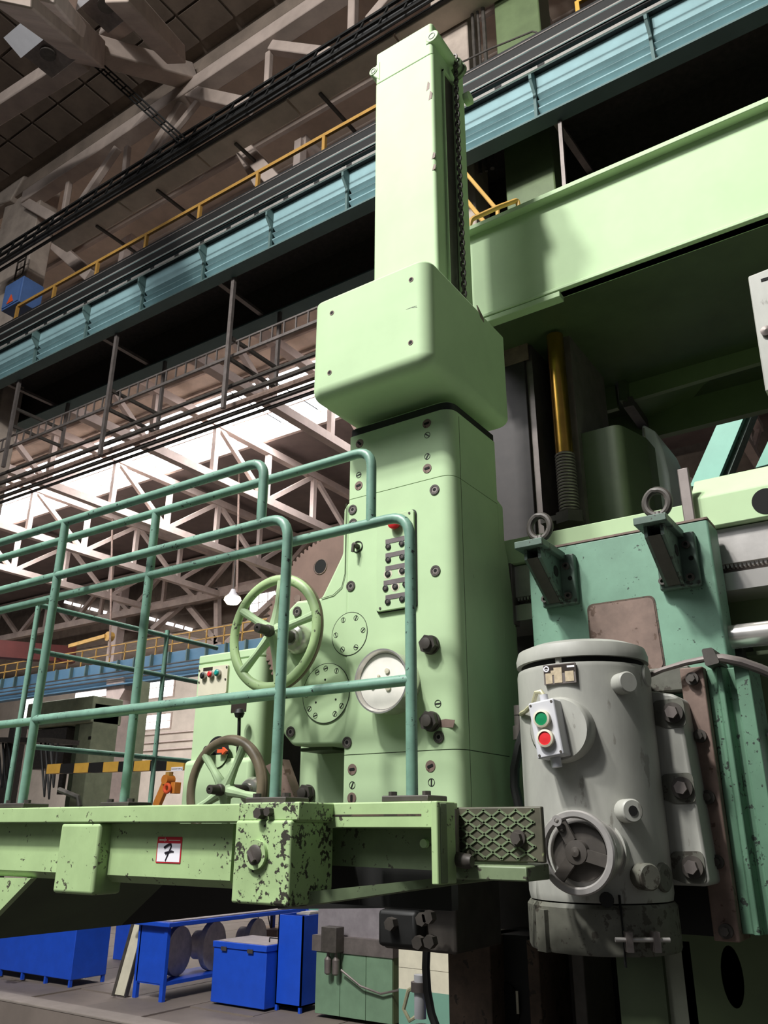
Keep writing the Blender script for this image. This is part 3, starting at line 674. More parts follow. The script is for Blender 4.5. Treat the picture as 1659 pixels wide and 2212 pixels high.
# timber box on a bench behind the chest
p = onf(566, 2040, .44)
t = thing('timber_box', 'small brown timber box with wires on a far bench', 'box', (p.x, p.y, .44))
part('box', MB().box(p.x-.32, p.x+.32, p.y, p.y+.5, .44, .68), 'wood', t, .01)
part('mast', MB().tube([(p.x+.02, p.y+.2, .68), (p.x+.03, p.y+.2, 1.3)], .018, 6), 'iron', t)
part('wire', MB().tube([(p.x-.3, p.y+.2, .66), (p.x-.3, p.y+.2, .9), (p.x-.1, p.y+.2, .95), (p.x, p.y+.2, .68)], .01, 6), 'iron', t)
t = thing('far_bench', 'pale-topped bench behind the blue chest', 'bench', (p.x, p.y, 0))
part('bench_top', MB().box(p.x-1.0, p.x+1.0, p.y-.15, p.y+.9, .38, .44), 'ivory', t)
for dx in (-.9, .9): part('leg', MB().box(p.x+dx-.04, p.x+dx+.04, p.y, p.y+.08, 0, .38), 'blue', t)
# teal machine behind
p = onf(610, 2060, .0)
t = thing('teal_machine', 'light teal machine partly hidden behind the blue locker', 'machine', (p.x, p.y+1.5, 0))
part('body', MB().box(p.x-.7, p.x+.8, p.y+1.5, p.y+2.6, 0, 1.55), 'teal_clean', t, .03)
part('carriage', MB().box(p.x-.6, p.x-.1, p.y+1.3, p.y+1.5, .95, 1.25), 'iron', t, .02)
part('bed_rail', MB().box(p.x-.9, p.x+.9, p.y+1.4, p.y+1.5, 1.36, 1.40), 'iron', t)
# green electric cabinet with sheet-metal panel
a = onf(694, 2193); b = onf(888, 2212)
t = thing('green_cabinet', 'green floor cabinet topped by a bare sheet-metal panel', 'cabinet', tuple(a))
xg0 = a.x; xg1 = a.x+(b-a).length*.96; yg = a.y-.15
zc2 = 0.80
for i in range(3):
    w_ = (xg1-xg0)/3; part('door', MB().box(xg0+i*w_+.004, xg0+(i+1)*w_-.004, yg, yg+.03, .05, zc2), 'cabinet_green', t, .004)
part('body', MB().box(xg0, xg1, yg+.02, yg+.6, .05, zc2), 'green_olive', t)
part('metal_panel', MB().box(xg0-.06, xg0+(xg1-xg0)*.93, yg+.1, yg+.14, zc2+.02, zc2+.62), 'sheet_metal', t)
part('metal_skirt', MB().box(xg0-.06, xg1+.02, yg-.02, yg+.16, zc2-.02, zc2+.17), 'steel_dull', t)
part('terminal_box', MB().box(xg0+.23, xg0+.48, yg-.2, yg-.02, zc2+.0, zc2+.30), 'iron', t, .008)
for i in (0, 1): part('gland', MB().lathe([(.02, 0), (.045, .02), (.05, .18), (.02, .22), (.02, .27)], (xg0+.29+i*.13, yg-.11, zc2-.27), Zd, 14), 'steel_dull', t)
part('hose', MB().tube([(xg0+.5, yg-.1, zc2-.2), (xg0+.8, yg-.08, zc2-.36), (xg0+1.1, yg-.06, zc2-.42), (xg0+1.35, yg-.05, zc2-.36), (xg0+1.5, yg-.05, zc2-.2)], .014, 6), 'steel_dull', t)
# ================================================================== the vertical lathe: right-hand structure first
def X(u, v, Y): return at(u, v, Y).x
def Zz(u, v, Y): return at(u, v, Y).z
# ---- upper cross beam
YB = 3.4; zbt = H+.932*YB; zbb = H+.757*YB; xb0 = X(985, 600, YB)
t = thing('cross_beam', 'long pale green beam joining the machine columns at the top right', 'beam', (0, YB, zbb))
part('web', MB().box(xb0, 4.2, YB, YB+.05, zbb, zbt), 'green_plain', t)
part('top_lip', MB().box(xb0, 4.2, YB-.05, YB+1.0, zbt-.01, zbt+.02), 'green_plain', t, .004)
part('bottom_lip', MB().box(xb0, 4.2, YB-.025, YB+.05, zbb, zbb+.02), 'green_plain', t, .004)
part('corner_plate', MB().box(xb0, X(1212, 640, YB), YB-.02, YB+.04, zbb-.035, zbb-.002), 'green_plain', t, .004)
part('underside', MB().box(xb0, 4.2, YB+.05, 4.9, zbb+.004, zbb+.03), 'green_dark', t)  # underside shade put into a darker green than the web
ybk = 4.9
part('back_web', MB().box(xb0, 4.2, ybk, ybk+.06, zbb-.2, zbt), 'green_olive', t)
q0 = at(1225, 645, YB+.02)
# deep rear girder with folded underside
t = thing('rear_girder', 'dark green folded girder hanging behind the pale cross beam', 'girder', tuple(at(1500, 850, 4.6)))
z1 = zbb+.05
a1 = at(1340, 800, 4.5)
part('front_face', MB().prism([(X(1340, 800, 4.5), z1), (4.2, z1), (4.2, Zz(1640, 745, 4.5)), (X(1352, 868, 4.5), Zz(1352, 868, 4.5))], 'y', 4.5, 4.54), 'green_olive', t)
part('skew_face', MB().add([at(1352, 868, 4.5), at(1650, 742, 4.5), at(1659, 822, 5.2), at(1412, 938, 5.2)], [(0, 1, 2, 3)]).add([at(1352, 868, 4.55), at(1650, 742, 4.55), at(1659, 822, 5.25), at(1412, 938, 5.25)], [(3, 2, 1, 0)]), 'green_olive', t)
part('end_plate', MB().box(X(1243, 900, 4.5), X(1338, 900, 4.5), 4.48, 4.52, Zz(1300, 890, 4.48), z1), 'green_olive', t)
part('edge_plate', MB().prism([(X(1335, 800, 4.46), z1), (X(1352, 800, 4.46), z1), (X(1356, 868, 4.46), Zz(1356, 868, 4.46)), (X(1340, 868, 4.46), Zz(1340, 868, 4.46))], 'y', 4.44, 4.5), 'green_dark', t)
part('lower_edge', MB().beam(at(1356, 868, 4.46), at(1408, 942, 5.15), .06, .06), 'iron', t)
for u, v in ((1405, 785), (1570, 742)):
    p = at(u, v, 4.49); part('slot', MB().box(p.x-.07, p.x+.07, 4.485, 4.5, p.z-.02, p.z+.02), 'void', t)
# ---- right machine column with polished ways
YC = 3.75
xc0 = X(1085, 900, YC); xc1 = X(1141, 900, YC)
t = thing('machine_column', 'tall dark machine column with scraped steel guideways', 'column', (xc0, YC, 0))
part('way', MB().box(xc0-.25, xc1, YC, YC+.6, -.5, zbt-.1), 'way', t, .004)
part('way_edge', MB().box(xc1, X(1158, 900, YC+.02), YC+.02, YC+.6, -.5, zbt-.1), 'steel_dull', t)
part('screw_recess', MB().box(X(1158, 900, YC+.2), X(1247, 900, YC+.2), YC+.25, YC+.6, -.5, zbt-.1), 'black', t)
part('inner_strip', MB().box(X(1236, 950, YC+.05), X(1250, 950, YC+.05), YC+.05, YC+.6, -.5, zbt-.1), 'steel_dull', t)
part('cheek', MB().prism(rpoly([(X(1250, 1000, YC+.1), YC+.1), (X(1345, 1000, YC+.1), YC+.1), (X(1398, 1000, YC+.3), YC+.35), (X(1398, 1000, YC+.3), YC+1.1), (X(1250, 1000, YC+.1), YC+1.1)], [.0, .06, .08, .02, .02]), 'z', -.5, Zz(1300, 905, YC)), 'green_dark', t)
part('top_face', MB().box(xc0-.25, X(1141, 750, YC), YC-.01, YC, Zz(1100, 790, YC), Zz(1100, 700, YC)), 'rust', t)
# lead screw
sx = X(1204, 900, YC-.08); sy = YC-.02
t = thing('lead_screw', 'vertical brass-coloured lead screw with dark threaded lower end', 'lead screw', (sx, sy, Zz(1213, 1120, sy)))
zs0 = Zz(1213, 1118, sy); zs1 = Zz(1207, 985, sy); zs2 = zbb-.02
part('sleeve', MB().cyl((sx, sy, zs1), Zd, .046, zs2-zs1, 28), 'brass', t)
part('core', MB().cyl((sx, sy, zs0), Zd, .043, zs1-zs0, 24), 'iron', t)
n = 20
rg_ = one('thread_turn', MB().torus((0, 0, 0), Zd, .046, .0065, 26, 6), 'steel_dull')
for i in range(n): piece('thread_turn', rg_, (sx, sy, zs0+(i+.5)*(zs1-zs0)/n), t)
part('nut', MB().cyl((sx, sy, zs0-.05), Zd, .075, .06, 6), 'iron', t)
part('collar', MB().box(sx-.14, sx-.05, sy-.05, sy+.05, zs0-.03, zs0+.0), 'iron', t)
# polished grey curved cover and standing strip behind the cross rail
zcov = [(1398, 925), (1420, 938), (1438, 980), (1450, 1030), (1456, 1085)]
t = thing('grey_cover', 'smooth grey tapered sheet cover standing behind the cross rail', 'cover', tuple(at(1420, 1080, 4.25)))
pl_ = [(X(u, v, 4.3), Zz(u, v, 4.3)) for u, v in zcov]
part('shell', MB().prism([(X(1392, 925, 4.3), Zz(1392, 925, 4.3))] + pl_ + [(X(1456, 1140, 4.3), Zz(1456, 1140, 4.3)), (X(1400, 1140, 4.3), Zz(1400, 1140, 4.3))], 'y', 4.25, 4.7), 'grey_light', t, .02)
part('bright_edge', MB().tube([at(1391, 925, 4.24), at(1398, 1000, 4.24), at(1402, 1090, 4.24)], .006, 6), 'steel_bright', t)
# teal diagonal brace behind
t = thing('diagonal_brace', 'light teal steel brace slanting behind the machine at right', 'brace', tuple(at(1540, 1040, 6.5)))
part('flange', MB().prism([(X(u, v, 6.4), Zz(u, v, 6.4)) for u, v in ((1490, 1050), (1545, 1050), (1640, 820), (1578, 850))], 'y', 6.4, 6.46), 'teal_clean', t)
part('web', MB().prism([(X(u, v, 6.5), Zz(u, v, 6.5)) for u, v in ((1547, 1050), (1570, 1045), (1655, 830), (1636, 822))], 'y', 6.46, 6.6), 'teal_dark', t)
part('splice_plate', MB().prism([(X(u, v, 6.36), Zz(u, v, 6.36)) for u, v in ((1625, 862), (1638, 880), (1662, 830), (1645, 822))], 'y', 6.3, 6.4), 'teal', t)
t = solo('corner_brace', MB().prism([(X(u, v, 6.0), Zz(u, v, 6.0)) for u, v in ((1632, 1010), (1670, 1000), (1670, 930))], 'y', 6.0, 6.06), 'teal_clean', 'teal triangular gusset at the right picture edge', 'brace', tuple(at(1650, 1000, 6.0)))
# pale panel at upper right
t = thing('switch_box', 'pale grey-green panel with slot and bolt at the right edge', 'panel', tuple(at(1640, 850, 2.9)))
Yq = 2.9
part('panel', MB().prism([(X(1615, 597, Yq), Zz(1615, 597, Yq)), (X(1760, 540, Yq), Zz(1760, 540, Yq)), (X(1790, 830, Yq), Zz(1790, 830, Yq)), (X(1653, 845, Yq), Zz(1653, 845, Yq))], 'y', Yq, Yq+.3), 'grey_paint', t, .006)
p = at(1656, 602, Yq-.001); part('slot', MB().box(p.x-.02, p.x+.06, Yq-.002, Yq+.01, p.z-.006, p.z+.006), 'void', t)
p = at(1656, 717, Yq); part('bolt', MB().lathe([(.018, 0), (.02, .012), (.0, .02)], p, Yd, 14), 'steel_dull', t)
# ---- cross rail
YR_ = 3.1
kt = 0.0
p_a = at(1200, 1128, YR_); p_b = at(1659, 1035, YR_)
zr1 = (p_a.z+p_b.z)/2
xr0 = X(1080, 1200, YR_); xr1 = 3.2
t = thing('cross_rail', 'pale green cross rail carrying both machine heads', 'cross rail', (0, YR_, 1.9))
kz = lambda u, v: Zz(u, v, YR_)
zA = kz(1650, 1118)     # bottom of green cap band
part('cap', MB().prism([(YR_, zA), (YR_, zr1-.02), (YR_+.12, zr1+.10), (YR_+.62, zr1+.10), (YR_+.62, zA)], 'x', X(1490, 1080, YR_), xr1), 'green_plain', t, .006)
part('cap_low', MB().box(xr0-.4, X(1490, 1080, YR_)-.002, YR_, YR_+.62, kz(1200, 1200), zr1-.035), 'green_plain', t, .004)
p = at(1655, 1082, YR_-.002); part('port', MB().cyl((p.x, YR_+.002, p.z), Yd, .05, .004, 30), 'void', t)
z_ = [kz(1650, v) for v in (1128, 1200, 1222, 1262, 1290)]
part('upper_way', MB().box(xr0-.4, xr1, YR_+.03, YR_+.3, z_[1], zA-.005), 'steel', t)
part('groove', MB().box(xr0-.4, xr1, YR_+.07, YR_+.3, z_[2]-.005, z_[1]), 'steel_dull', t)
part('lower_way', MB().box(xr0-.4, xr1, YR_+.02, YR_+.3, z_[3], z_[2]), 'steel_bright', t)
part('back_panel', MB().box(X(1420, 1600, 3.3), xr1, YR_+.2, YR_+.45, 1.5, z_[3]), 'green_olive', t)
part('shelf_edge', MB().box(xr0-.4, xr1, YR_+.04, YR_+.3, kz(1650, 1400)-.015, kz(1650, 1400)), 'green_dark', t)
tooth = one('rack_tooth', MB().prism([(-.006, 0), (.006, 0), (.003, -.014), (-.003, -.014)], 'y', 0, .03), 'steel')
for i in range(120): piece('rack_tooth', tooth, (X(1540, 1220, YR_)+i*.0145, YR_+.04, z_[1]), t)
for i in range(16): piece('rack_tooth', tooth, (X(1112, 1300, YR_)+i*.0145, YR_+.04, z_[1]), t)
# feed shaft and its round cover
pz = Zz(1655, 1368, 3.05)
sh = thing('feed_shaft', 'horizontal polished feed shaft running out of the teal slide', 'shaft', (X(1640, 1368, 3.05), 3.05, pz))
part('shaft', MB().cyl((X(1575, 1380, 3.05), 3.05, pz), Xd, .042, 2.4, 24), 'steel_bright', sh)
part('cover_disc', MB().cyl((X(1600, 1420, 3.2), 3.2, pz-.07), Xd, .12, .03, 30), 'black', sh)
# right-hand lower panels
t = thing('apron_panel', 'pale yellow-green apron cover below the cross rail at right', 'panel', tuple(at(1640, 1780, 3.0)))
p = at(1606, 1585, 3.0); q = at(1620, 1772, 3.0)
part('cover', MB().prism([(p.x, p.z), (p.x+1.2, p.z), (p.x+1.2, q.z), (q.x, q.z)], 'y', 3.0, 3.2), 'grey_light', t, .008)
pp = [(1632, 1590), (1640, 1640), (1650, 1700), (1662, 1740)]
part('yellow_film', MB().prism([(X(u, v, 2.996), Zz(u, v, 2.996)) for u, v in pp] + [(X(1700, 1740, 2.996), Zz(1700, 1740, 2.996)), (X(1700, 1590, 2.996), Zz(1700, 1590, 2.996))], 'y', 2.996, 2.999), 'green_plain', t)
p = at(1626, 1742, 2.99); part('clip', MB().beam((p.x-.03, 2.99, p.z+.01), (p.x+.03, 2.98, p.z-.02), .01, .01), 'steel', t)
p = at(1652, 1850, 6.5)
solo('blue_crate', MB().box(p.x-.5, p.x+1.5, 6.5, 7.2, .5, p.z+.1), 'blue', 'blue crate glimpsed at the right edge behind the slide', 'crate', (p.x, 6.5, .5), bevel=.01)
p = at(1650, 2100, 5.5)
t = thing('blue_rack', 'blue rack with pale shelves at the lower right edge', 'rack', (p.x, 5.5, 0))
part('body', MB().box(p.x-.3, p.x+1.0, 5.5, 6.0, -.4, p.z+.16), 'blue', t)
part('shelf', MB().box(p.x-.35, p.x+1.0, 5.45, 6.0, p.z+.2, p.z+.24).box(p.x-.35, p.x+1.0, 5.45, 6.0, p.z-.30, p.z-.26), 'ivory', t)
part('rail', MB().box(p.x-.35, p.x+1.0, 5.45, 6.0, p.z+.36, p.z+.40), 'wood', t)
# ---- lower body of the machine under the heads (dark)
t = thing('machine_table', 'dark rust-streaked machine base posts under the heads', 'machine base', tuple(at(1100, 2212, 3.3)))
Yk = 3.3
def vbar(name, u0, u1, Y, ma, v=2100, z1=None, d=.3): part(name, MB().box(X(u0, v, Y), X(u1, v, Y), Y, Y+d, -.7, z1 if z1 else 1.9), ma, t, .004)
vbar('post', 968, 1060, Yk, 'rust_dark'); vbar('recess', 1055, 1145, Yk+.12, 'black'); vbar('post', 1140, 1165, Yk, 'rust_dark'); vbar('post', 1168, 1236, Yk-.05, 'rust_dark', z1=1.25); vbar('recess', 1236, 1262, Yk+.05, 'iron')
vbar('recess', 1262, 1340, Yk+.12, 'green_dark', z1=1.25); vbar('rib', 1338, 1350, Yk-.02, 'green_dark', z1=1.25); vbar('recess', 1350, 1368, Yk+.1, 'void', z1=1.25)
p = at(1095, 2175, Yk+.11); part('opening', MB().prism([(p.x+.055*math.cos(i*.314), p.z+.085*math.sin(i*.314)) for i in range(20)], 'y', Yk+.11, Yk+.13), 'void', t)
p = at(1118, 2165, Yk+.105); part('gleam', MB().box(p.x-.004, p.x+.006, Yk+.10, Yk+.105, p.z-.04, p.z+.04), 'ivory', t)
# curved cast column lower right
t = thing('cast_column', 'curved grey-green cast column with oval hole at lower right', 'column', tuple(at(1500, 2212, 3.4)))
cx, cy = X(1500, 2130, 3.75), 3.75
prof = []
lp = [(X(1345, 2130, 3.3), 3.3), (X(1520, 2130, 3.3), 3.3), (X(1652, 2130, 3.42), 3.42), (X(1652, 2130, 3.42)+.06, 3.9), (X(1345, 2130, 3.3), 3.9)]
ztop_ = Zz(1500, 2035, 3.3)
part('shell', MB().prism(rpoly(lp, [.03, .25, .05, .05, .02], 10), 'z', -.7, ztop_), 'cast_grey_lit', t)
p = at(1590, 2105, 3.355)
part('oval_hole', MB().prism([(p.x+.036*math.cos(i*.262), p.z+.095*math.sin(i*.262)) for i in range(24)], 'y', 3.3, 3.36), 'void', t)
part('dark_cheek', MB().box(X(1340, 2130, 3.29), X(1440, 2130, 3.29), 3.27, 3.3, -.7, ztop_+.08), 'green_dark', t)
# wall strip glimpse low centre and black hose
p = at(950, 2100, 9.0)
t = thing('far_partition', 'cream and green painted partition glimpsed under the platform', 'partition', (p.x, 9.0, 0))
part('upper_panel', MB().box(p.x-.55, p.x+.5, 9.0, 9.1, Zz(950, 2146, 9), Zz(950, 2098, 9)-.005), 'ivory', t)
part('upper_panel', MB().box(p.x-.55, p.x+.5, 9.0, 9.1, Zz(950, 2098, 9), 1.9), 'ivory', t)
part('lower_panel', MB().box(p.x-.55, p.x+.5, 9.0, 9.1, 0, Zz(950, 2146, 9)), 'wall_teal', t)
solo('black_hose', MB().tube([at(922, 2040, 4.2), at(920, 2090, 4.2), at(923, 2140, 4.2), at(932, 2190, 4.2), at(950, 2240, 4.2)], .022, 8), 'cable', 'thick black hose hanging beside the dark machine base', 'hose', tuple(at(950, 2240, 4.2)))
vl = thing('air_valve', 'small grey valve with looped hose by the dark base', 'valve', tuple(at(905, 2160, 4.6)))
part('body', MB().cyl(at(908, 2200, 4.6), Zd, .035, .22, 12), 'grey_light', vl)
part('cap', MB().cyl(at(906, 2142, 4.6), Zd, .05, .05, 12), 'steel_dull', vl)
part('hose', MB().tube([at(905, 2125, 4.6), at(882, 2140, 4.6), at(872, 2180, 4.6), at(885, 2205, 4.6), at(900, 2195, 4.6), at(902, 2180, 4.6)], .012, 6), 'cable_pale', vl)
part('fitting', MB().cyl(at(910, 2240, 4.6), Zd, .04, .06, 12), 'iron', vl)
# tool head under the green ram
t = thing('tool_holder', 'black oily tool holder hanging below the platform', 'tool holder', tuple(at(900, 2060, 2.75)))
part('block', MB().box(X(828, 2000, 2.75), X(985, 2000, 2.75), 2.75, 3.1, Zz(900, 2055, 2.75), 2.215), 'iron', t, .01)
part('side_block', MB().box(X(822, 2000, 2.7), X(905, 2000, 2.7), 2.68, 2.8, Zz(900, 2050, 2.7), Zz(860, 1965, 2.7)), 'black', t, .015)
for u, v in ((918, 1985), (932, 1980), (850, 1995), (910, 2035), (935, 2033)):
    p = at(u, v, 2.68); part('bolt', MB().cyl(p, Yd, .022, .03, 6), 'iron', t)
# ================================================================== right-hand slide with its motor
YT = 2.95
def quadT(pts, y0, y1): return MB().prism([(X(u, v, y0), Zz(u, v, y0)) for u, v in pts], 'y', y0, y1)
xt0 = X(1146, 1300, YT); xt1 = X(1543, 1222, YT); zt0_ = Zz(1330, 1157, YT)
t = thing('tool_slide', 'chipped teal tool slide plate on the cross rail', 'slide', (xt0, YT, 1.2))
part('plate', MB().box(xt0, xt1, YT, YT+.15, Zz(1480, 1900, YT), zt0_), 'teal', t, .008)
part('top_strip', MB().box(xt0, xt1, YT-.002, YT+.12, zt0_-.002, zt0_+.006), 'rust', t)
# brown recessed pad
rp_ = rpoly([(X(1272, 1312, YT), Zz(1272, 1460, YT)), (X(1410, 1288, YT)+.01, Zz(1272, 1460, YT)), (X(1410, 1288, YT), Zz(1340, 1300, YT)), (X(1272, 1312, YT), Zz(1340, 1300, YT))], .025)
part('bare_pad', MB().prism(rp_, 'y', YT-.004, YT+.01), 'rust', t)
part('pad_outline', MB().prism([((a-rp_[0][0]), b) for a, b in []] or [(a, b) for a, b in rpoly([(X(1268, 1312, YT), Zz(1272, 1465, YT)), (X(1414, 1288, YT)+.01, Zz(1272, 1465, YT)), (X(1414, 1288, YT), Zz(1340, 1296, YT)), (X(1268, 1312, YT), Zz(1340, 1296, YT))], .027)], 'y', YT-.002, YT+.01), 'rust_dark', t)
zs_b = Zz(1575, 2035, YT-.1)
Yg_ = YT-.10
part('gib_strip', MB().box(X(1500, 1700, Yg_), X(1553, 1700, Yg_), Yg_, YT+.05, zs_b, Zz(1485, 1442, Yg_)), 'rust', t, .004)
xg_ = X(1553, 1700, Yg_); w_ = X(1635, 1700, Yg_)-xg_
part('ridge', MB().prism([(xg_, YT-.06), (xg_+.03, YT-.06), (xg_+.04, YT-.085), (xg_+.055, YT-.085), (xg_+.065, YT-.04), (xg_+.09, YT-.04), (xg_+.095, YT-.09), (xg_+.14, YT-.09), (xg_+.14, YT+.1), (xg_, YT+.1)], 'z', zs_b+.02, Zz(1530, 1440, Yg_)), 'teal_ridge', t, .003)
for u, v in ((1508, 1466), (1522, 1590), (1543, 1722), (1565, 1862), (1585, 2012)):
    p = at(u, v, Yg_); b_ = part('strip_bolt', MB().cyl((xg_-.035, Yg_, p.z), Yd, .021, .016, 18).cyl((xg_-.035, Yg_-.016, p.z), Yd, .013, .014, 6), 'iron', t)
for u, v in ((1510, 1555), (1528, 1790)):
    p = at(u, v, Yg_); part('stud', MB().beam((xg_-.105, Yg_-.01, p.z), (xg_-.06, Yg_-.025, p.z), .014, .014), 'rust_dark', t)
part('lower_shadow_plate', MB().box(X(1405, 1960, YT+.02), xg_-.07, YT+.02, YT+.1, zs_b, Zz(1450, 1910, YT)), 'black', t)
# lifting brackets
def bracket(label, u0, u1, v0, v1, tz):
    x0, x1 = X(u0, (v0+v1)/2, YT), X(u1, (v0+v1)/2, YT); z0, z1 = Zz((u0+u1)/2, v1, YT), Zz((u0+u1)/2, v0, YT)
    b = thing('lifting_bracket', label, 'bracket', ((x0+x1)/2, YT, z0), 'lifting brackets on the slide')
    part('base_plate', MB().box(x0, x1, YT-.035, YT, z0, z1), 'teal_dark', b, .006)
    gx0, gx1 = x0+.02, x0+.62*(x1-x0); D_ = .19
    yf = YT-.035
    for x in (gx0, gx1-.012): part('gusset', MB().prism([(yf, z0+.01), (yf, z1-.02), (yf-D_, z1-.02), (yf-D_, z1-.06)], 'x', x, x+.012), 'teal_dark', b)
    part('front_web', MB().prism([(yf-.008, z0+.01), (yf-D_-.008, z1-.06), (yf-D_+.004, z1-.06), (yf+.004, z0+.01)], 'x', gx0+.012, gx1-.012), 'iron', b)
    part('top_plate', MB().box(gx0-.025, gx1+.02, yf-D_-.03, yf+.005, z1-.02, z1+.008), 'teal_dark', b, .003)
    mid = (gx0+gx1)/2; ym = yf-.10
    for (x, z) in ((x0+.015, z0+.03), (x1-.03, z0+.03), (x1-.03, z1-.05)): part('cap_screw', MB()._ring(Vector((x, YT-.035, z)), Yd, .007, .014, .014, 16), 'iron', b)
    part('dowel_hole', MB().cyl((x1-.02, YT-.035, (z0+z1)/2), Yd, .009, .001, 12), 'void', b)
    part('web_hole', MB().cyl((gx1+.0005, yf-.055, (z0+z1)/2+.02), Xd, .022, .001, 18), 'void', b)
    e = thing('eye_bolt', 'forged steel eye bolt on the ' + ('left' if u0 < 1300 else 'right') + ' lifting bracket', 'eye bolt', (mid, ym, z1+.008), 'eye bolts on the slide')
    zc_ = z1+.008+.085
    part('ring', MB().tube([(mid+.042*math.sin(a), ym, zc_+.048*math.cos(a)) for a in [i*math.pi/12 for i in range(24)]], .014, 10, True), 'iron', e)
    part('shank', MB().lathe([(.032, 0), (.022, .025), (.014, .05)], (mid, ym, z1+.008), Zd, 16), 'iron', e)
    return b
bracket('left lifting bracket with eye bolt above the grey motor', 1176, 1250, 1205, 1312, 0)
bracket('right lifting bracket with eye bolt near the slide corner', 1424, 1512, 1158, 1275, 0)
solo('steel_strip', MB().box(X(1460, 1060, 3.0), X(1485, 1060, 3.0), 3.06, 3.08, zt0_, Zz(1470, 1012, 3.06)), 'steel_dull', 'upright drilled steel strip behind the right eye bolt', 'strip', (X(1470, 1060, 3.0), 3.06, zt0_), bevel=.004)
# ---- motor
YM = 2.66
R_ = (X(1402, 1500, YM)-X(1128, 1500, YM))/2*.985; xm = (X(1402, 1500, YM)+X(1128, 1500, YM))/2+.004
yfr = YM-R_
ztop = Zz(1255, 1400, YM)+.0
zbot = Zz(1300, 1953, yfr)
zcl = Zz(1300, 2068, yfr)
mo = thing('feed_motor', 'grey upright cylindrical motor bolted to the teal slide', 'motor', (xm, YM, zcl))
part('body', MB().lathe([(R_*.98, zbot), (R_, zbot+.02), (R_, ztop-.10), (R_*.985, ztop-.085)], (xm, YM, 0), Zd, 56), 'grey_paint', mo)
part('vent_gap', MB().lathe([(R_*.93, ztop-.09), (R_*.93, ztop-.06)], (xm, YM, 0), Zd, 40), 'void', mo)
part('top_cap', MB().lathe([(R_*1.0, ztop-.066), (R_*1.005, ztop-.045), (R_*.97, ztop-.02), (R_*.8, ztop-.005), (0.0, ztop)], (xm, YM, 0), Zd, 56), 'grey_paint', mo)
def ang(u, v):                         # bearing of a picture point on the motor's shell
    d = ray(u, v); dx, dy = d.x/d.y, 1.0
    # solve |C + t d - axis| = R in plan
    ax_, ay_ = CAM.x-xm, CAM.y-YM
    a = d.x*d.x+d.y*d.y; b = 2*(ax_*d.x+ay_*d.y); c = ax_*ax_+ay_*ay_-R_*R_
    disc = max(b*b-4*a*c, 0); tt = (-b-math.sqrt(disc))/(2*a)
    return CAM+d*tt
def shellpt(u, v):
    p = ang(u, v); nrm = Vector((p.x-xm, p.y-YM, 0)).normalized(); return p, nrm
p, nn = shellpt(1201, 1415); part('vent_peg', MB().cyl((p.x-nn.x*.02, p.y-nn.y*.02, ztop-.095), Zd, .012, .035, 10), 'grey_paint', mo)
# nameplate
p, nn = shellpt(1210, 1456); tx = Vector((-nn.y, nn.x, 0))
if tx.x < 0: tx = -tx
def plate(c, nn, tx, x0, x1, z0, z1, d0, d1):
    mb = MB(); pts = []
    for d in (d0, d1):
        for (a, b) in ((x0, z0), (x1, z0), (x1, z1), (x0, z1)): pts.append(c+tx*a+Vector((0, 0, b))+nn*d)
    return mb.add(pts, [(0, 1, 2, 3), (7, 6, 5, 4), (0, 1, 5, 4), (1, 2, 6, 5), (2, 3, 7, 6), (3, 0, 4, 7)])
npl = part('nameplate', plate(p, nn, tx, -.052, .052, -.031, .031, -.004, .006), 'steel_dull', mo, label='small dark rating plate with circular emblem')
part('dark_field', plate(p, nn, tx, -.050, .050, .004, .028, .006, .007), 'nameplate', npl)
part('light_field', plate(p, nn, tx, -.046, -.024, -.028, .004, .006, .0072), 'nameplate_light', npl)
part('light_field', plate(p, nn, tx, -.018, .008, -.028, .02, .006, .0074), 'nameplate_light', npl)
part('light_field', plate(p, nn, tx, .018, .046, -.026, .006, .006, .0072), 'nameplate_light', npl)
part('light_field', plate(p, nn, tx, -.028, -.018, -.002, .012, .006, .0072), 'nameplate_light', npl)
part('emblem', MB()._ring(p+tx*(-.042)+Vector((0, 0, .018))+nn*.0068, nn, .006, .0095, .001, 18), 'white', npl)
part('emblem_bar', plate(p+tx*(-.042)+Vector((0, 0, .018)), nn, tx, -.004, .005, -.003, -.001, .0068, .0078).add([], []), 'white', npl)
part('digits', plate(p+tx*.038+Vector((0, 0, .02)), nn, tx, -.012, .012, -.003, .003, .0068, .0076), 'white', npl)
# round boss + plugs
def boss(u, v, r, L, ma='grey_paint', name='plug', hole=None):
    p, nn = shellpt(u, v); c = p-nn*.03
    b_ = part(name, MB().lathe([(r, 0), (r, L+.03-.004), (r-.004, L+.03), (0, L+.03)], c, nn, 24), ma, mo)
    if hole: part('bore', MB().cyl(c+nn*(L+.031), nn, hole, .001, 18), 'void', b_)
boss(1340, 1478, .033, .045); boss(1350, 1752, .033, .05, hole=.014); boss(1385, 1893, .036, .045, 'grey_dirty'); boss(1432, 1895, .04, .01, 'grey_dirty')
boss(1397, 1460, .036, .004)
p, nn = shellpt(1310, 1943); part('breather', MB().cyl(p-nn*.02, nn, .02, .04, 12), 'black', mo)
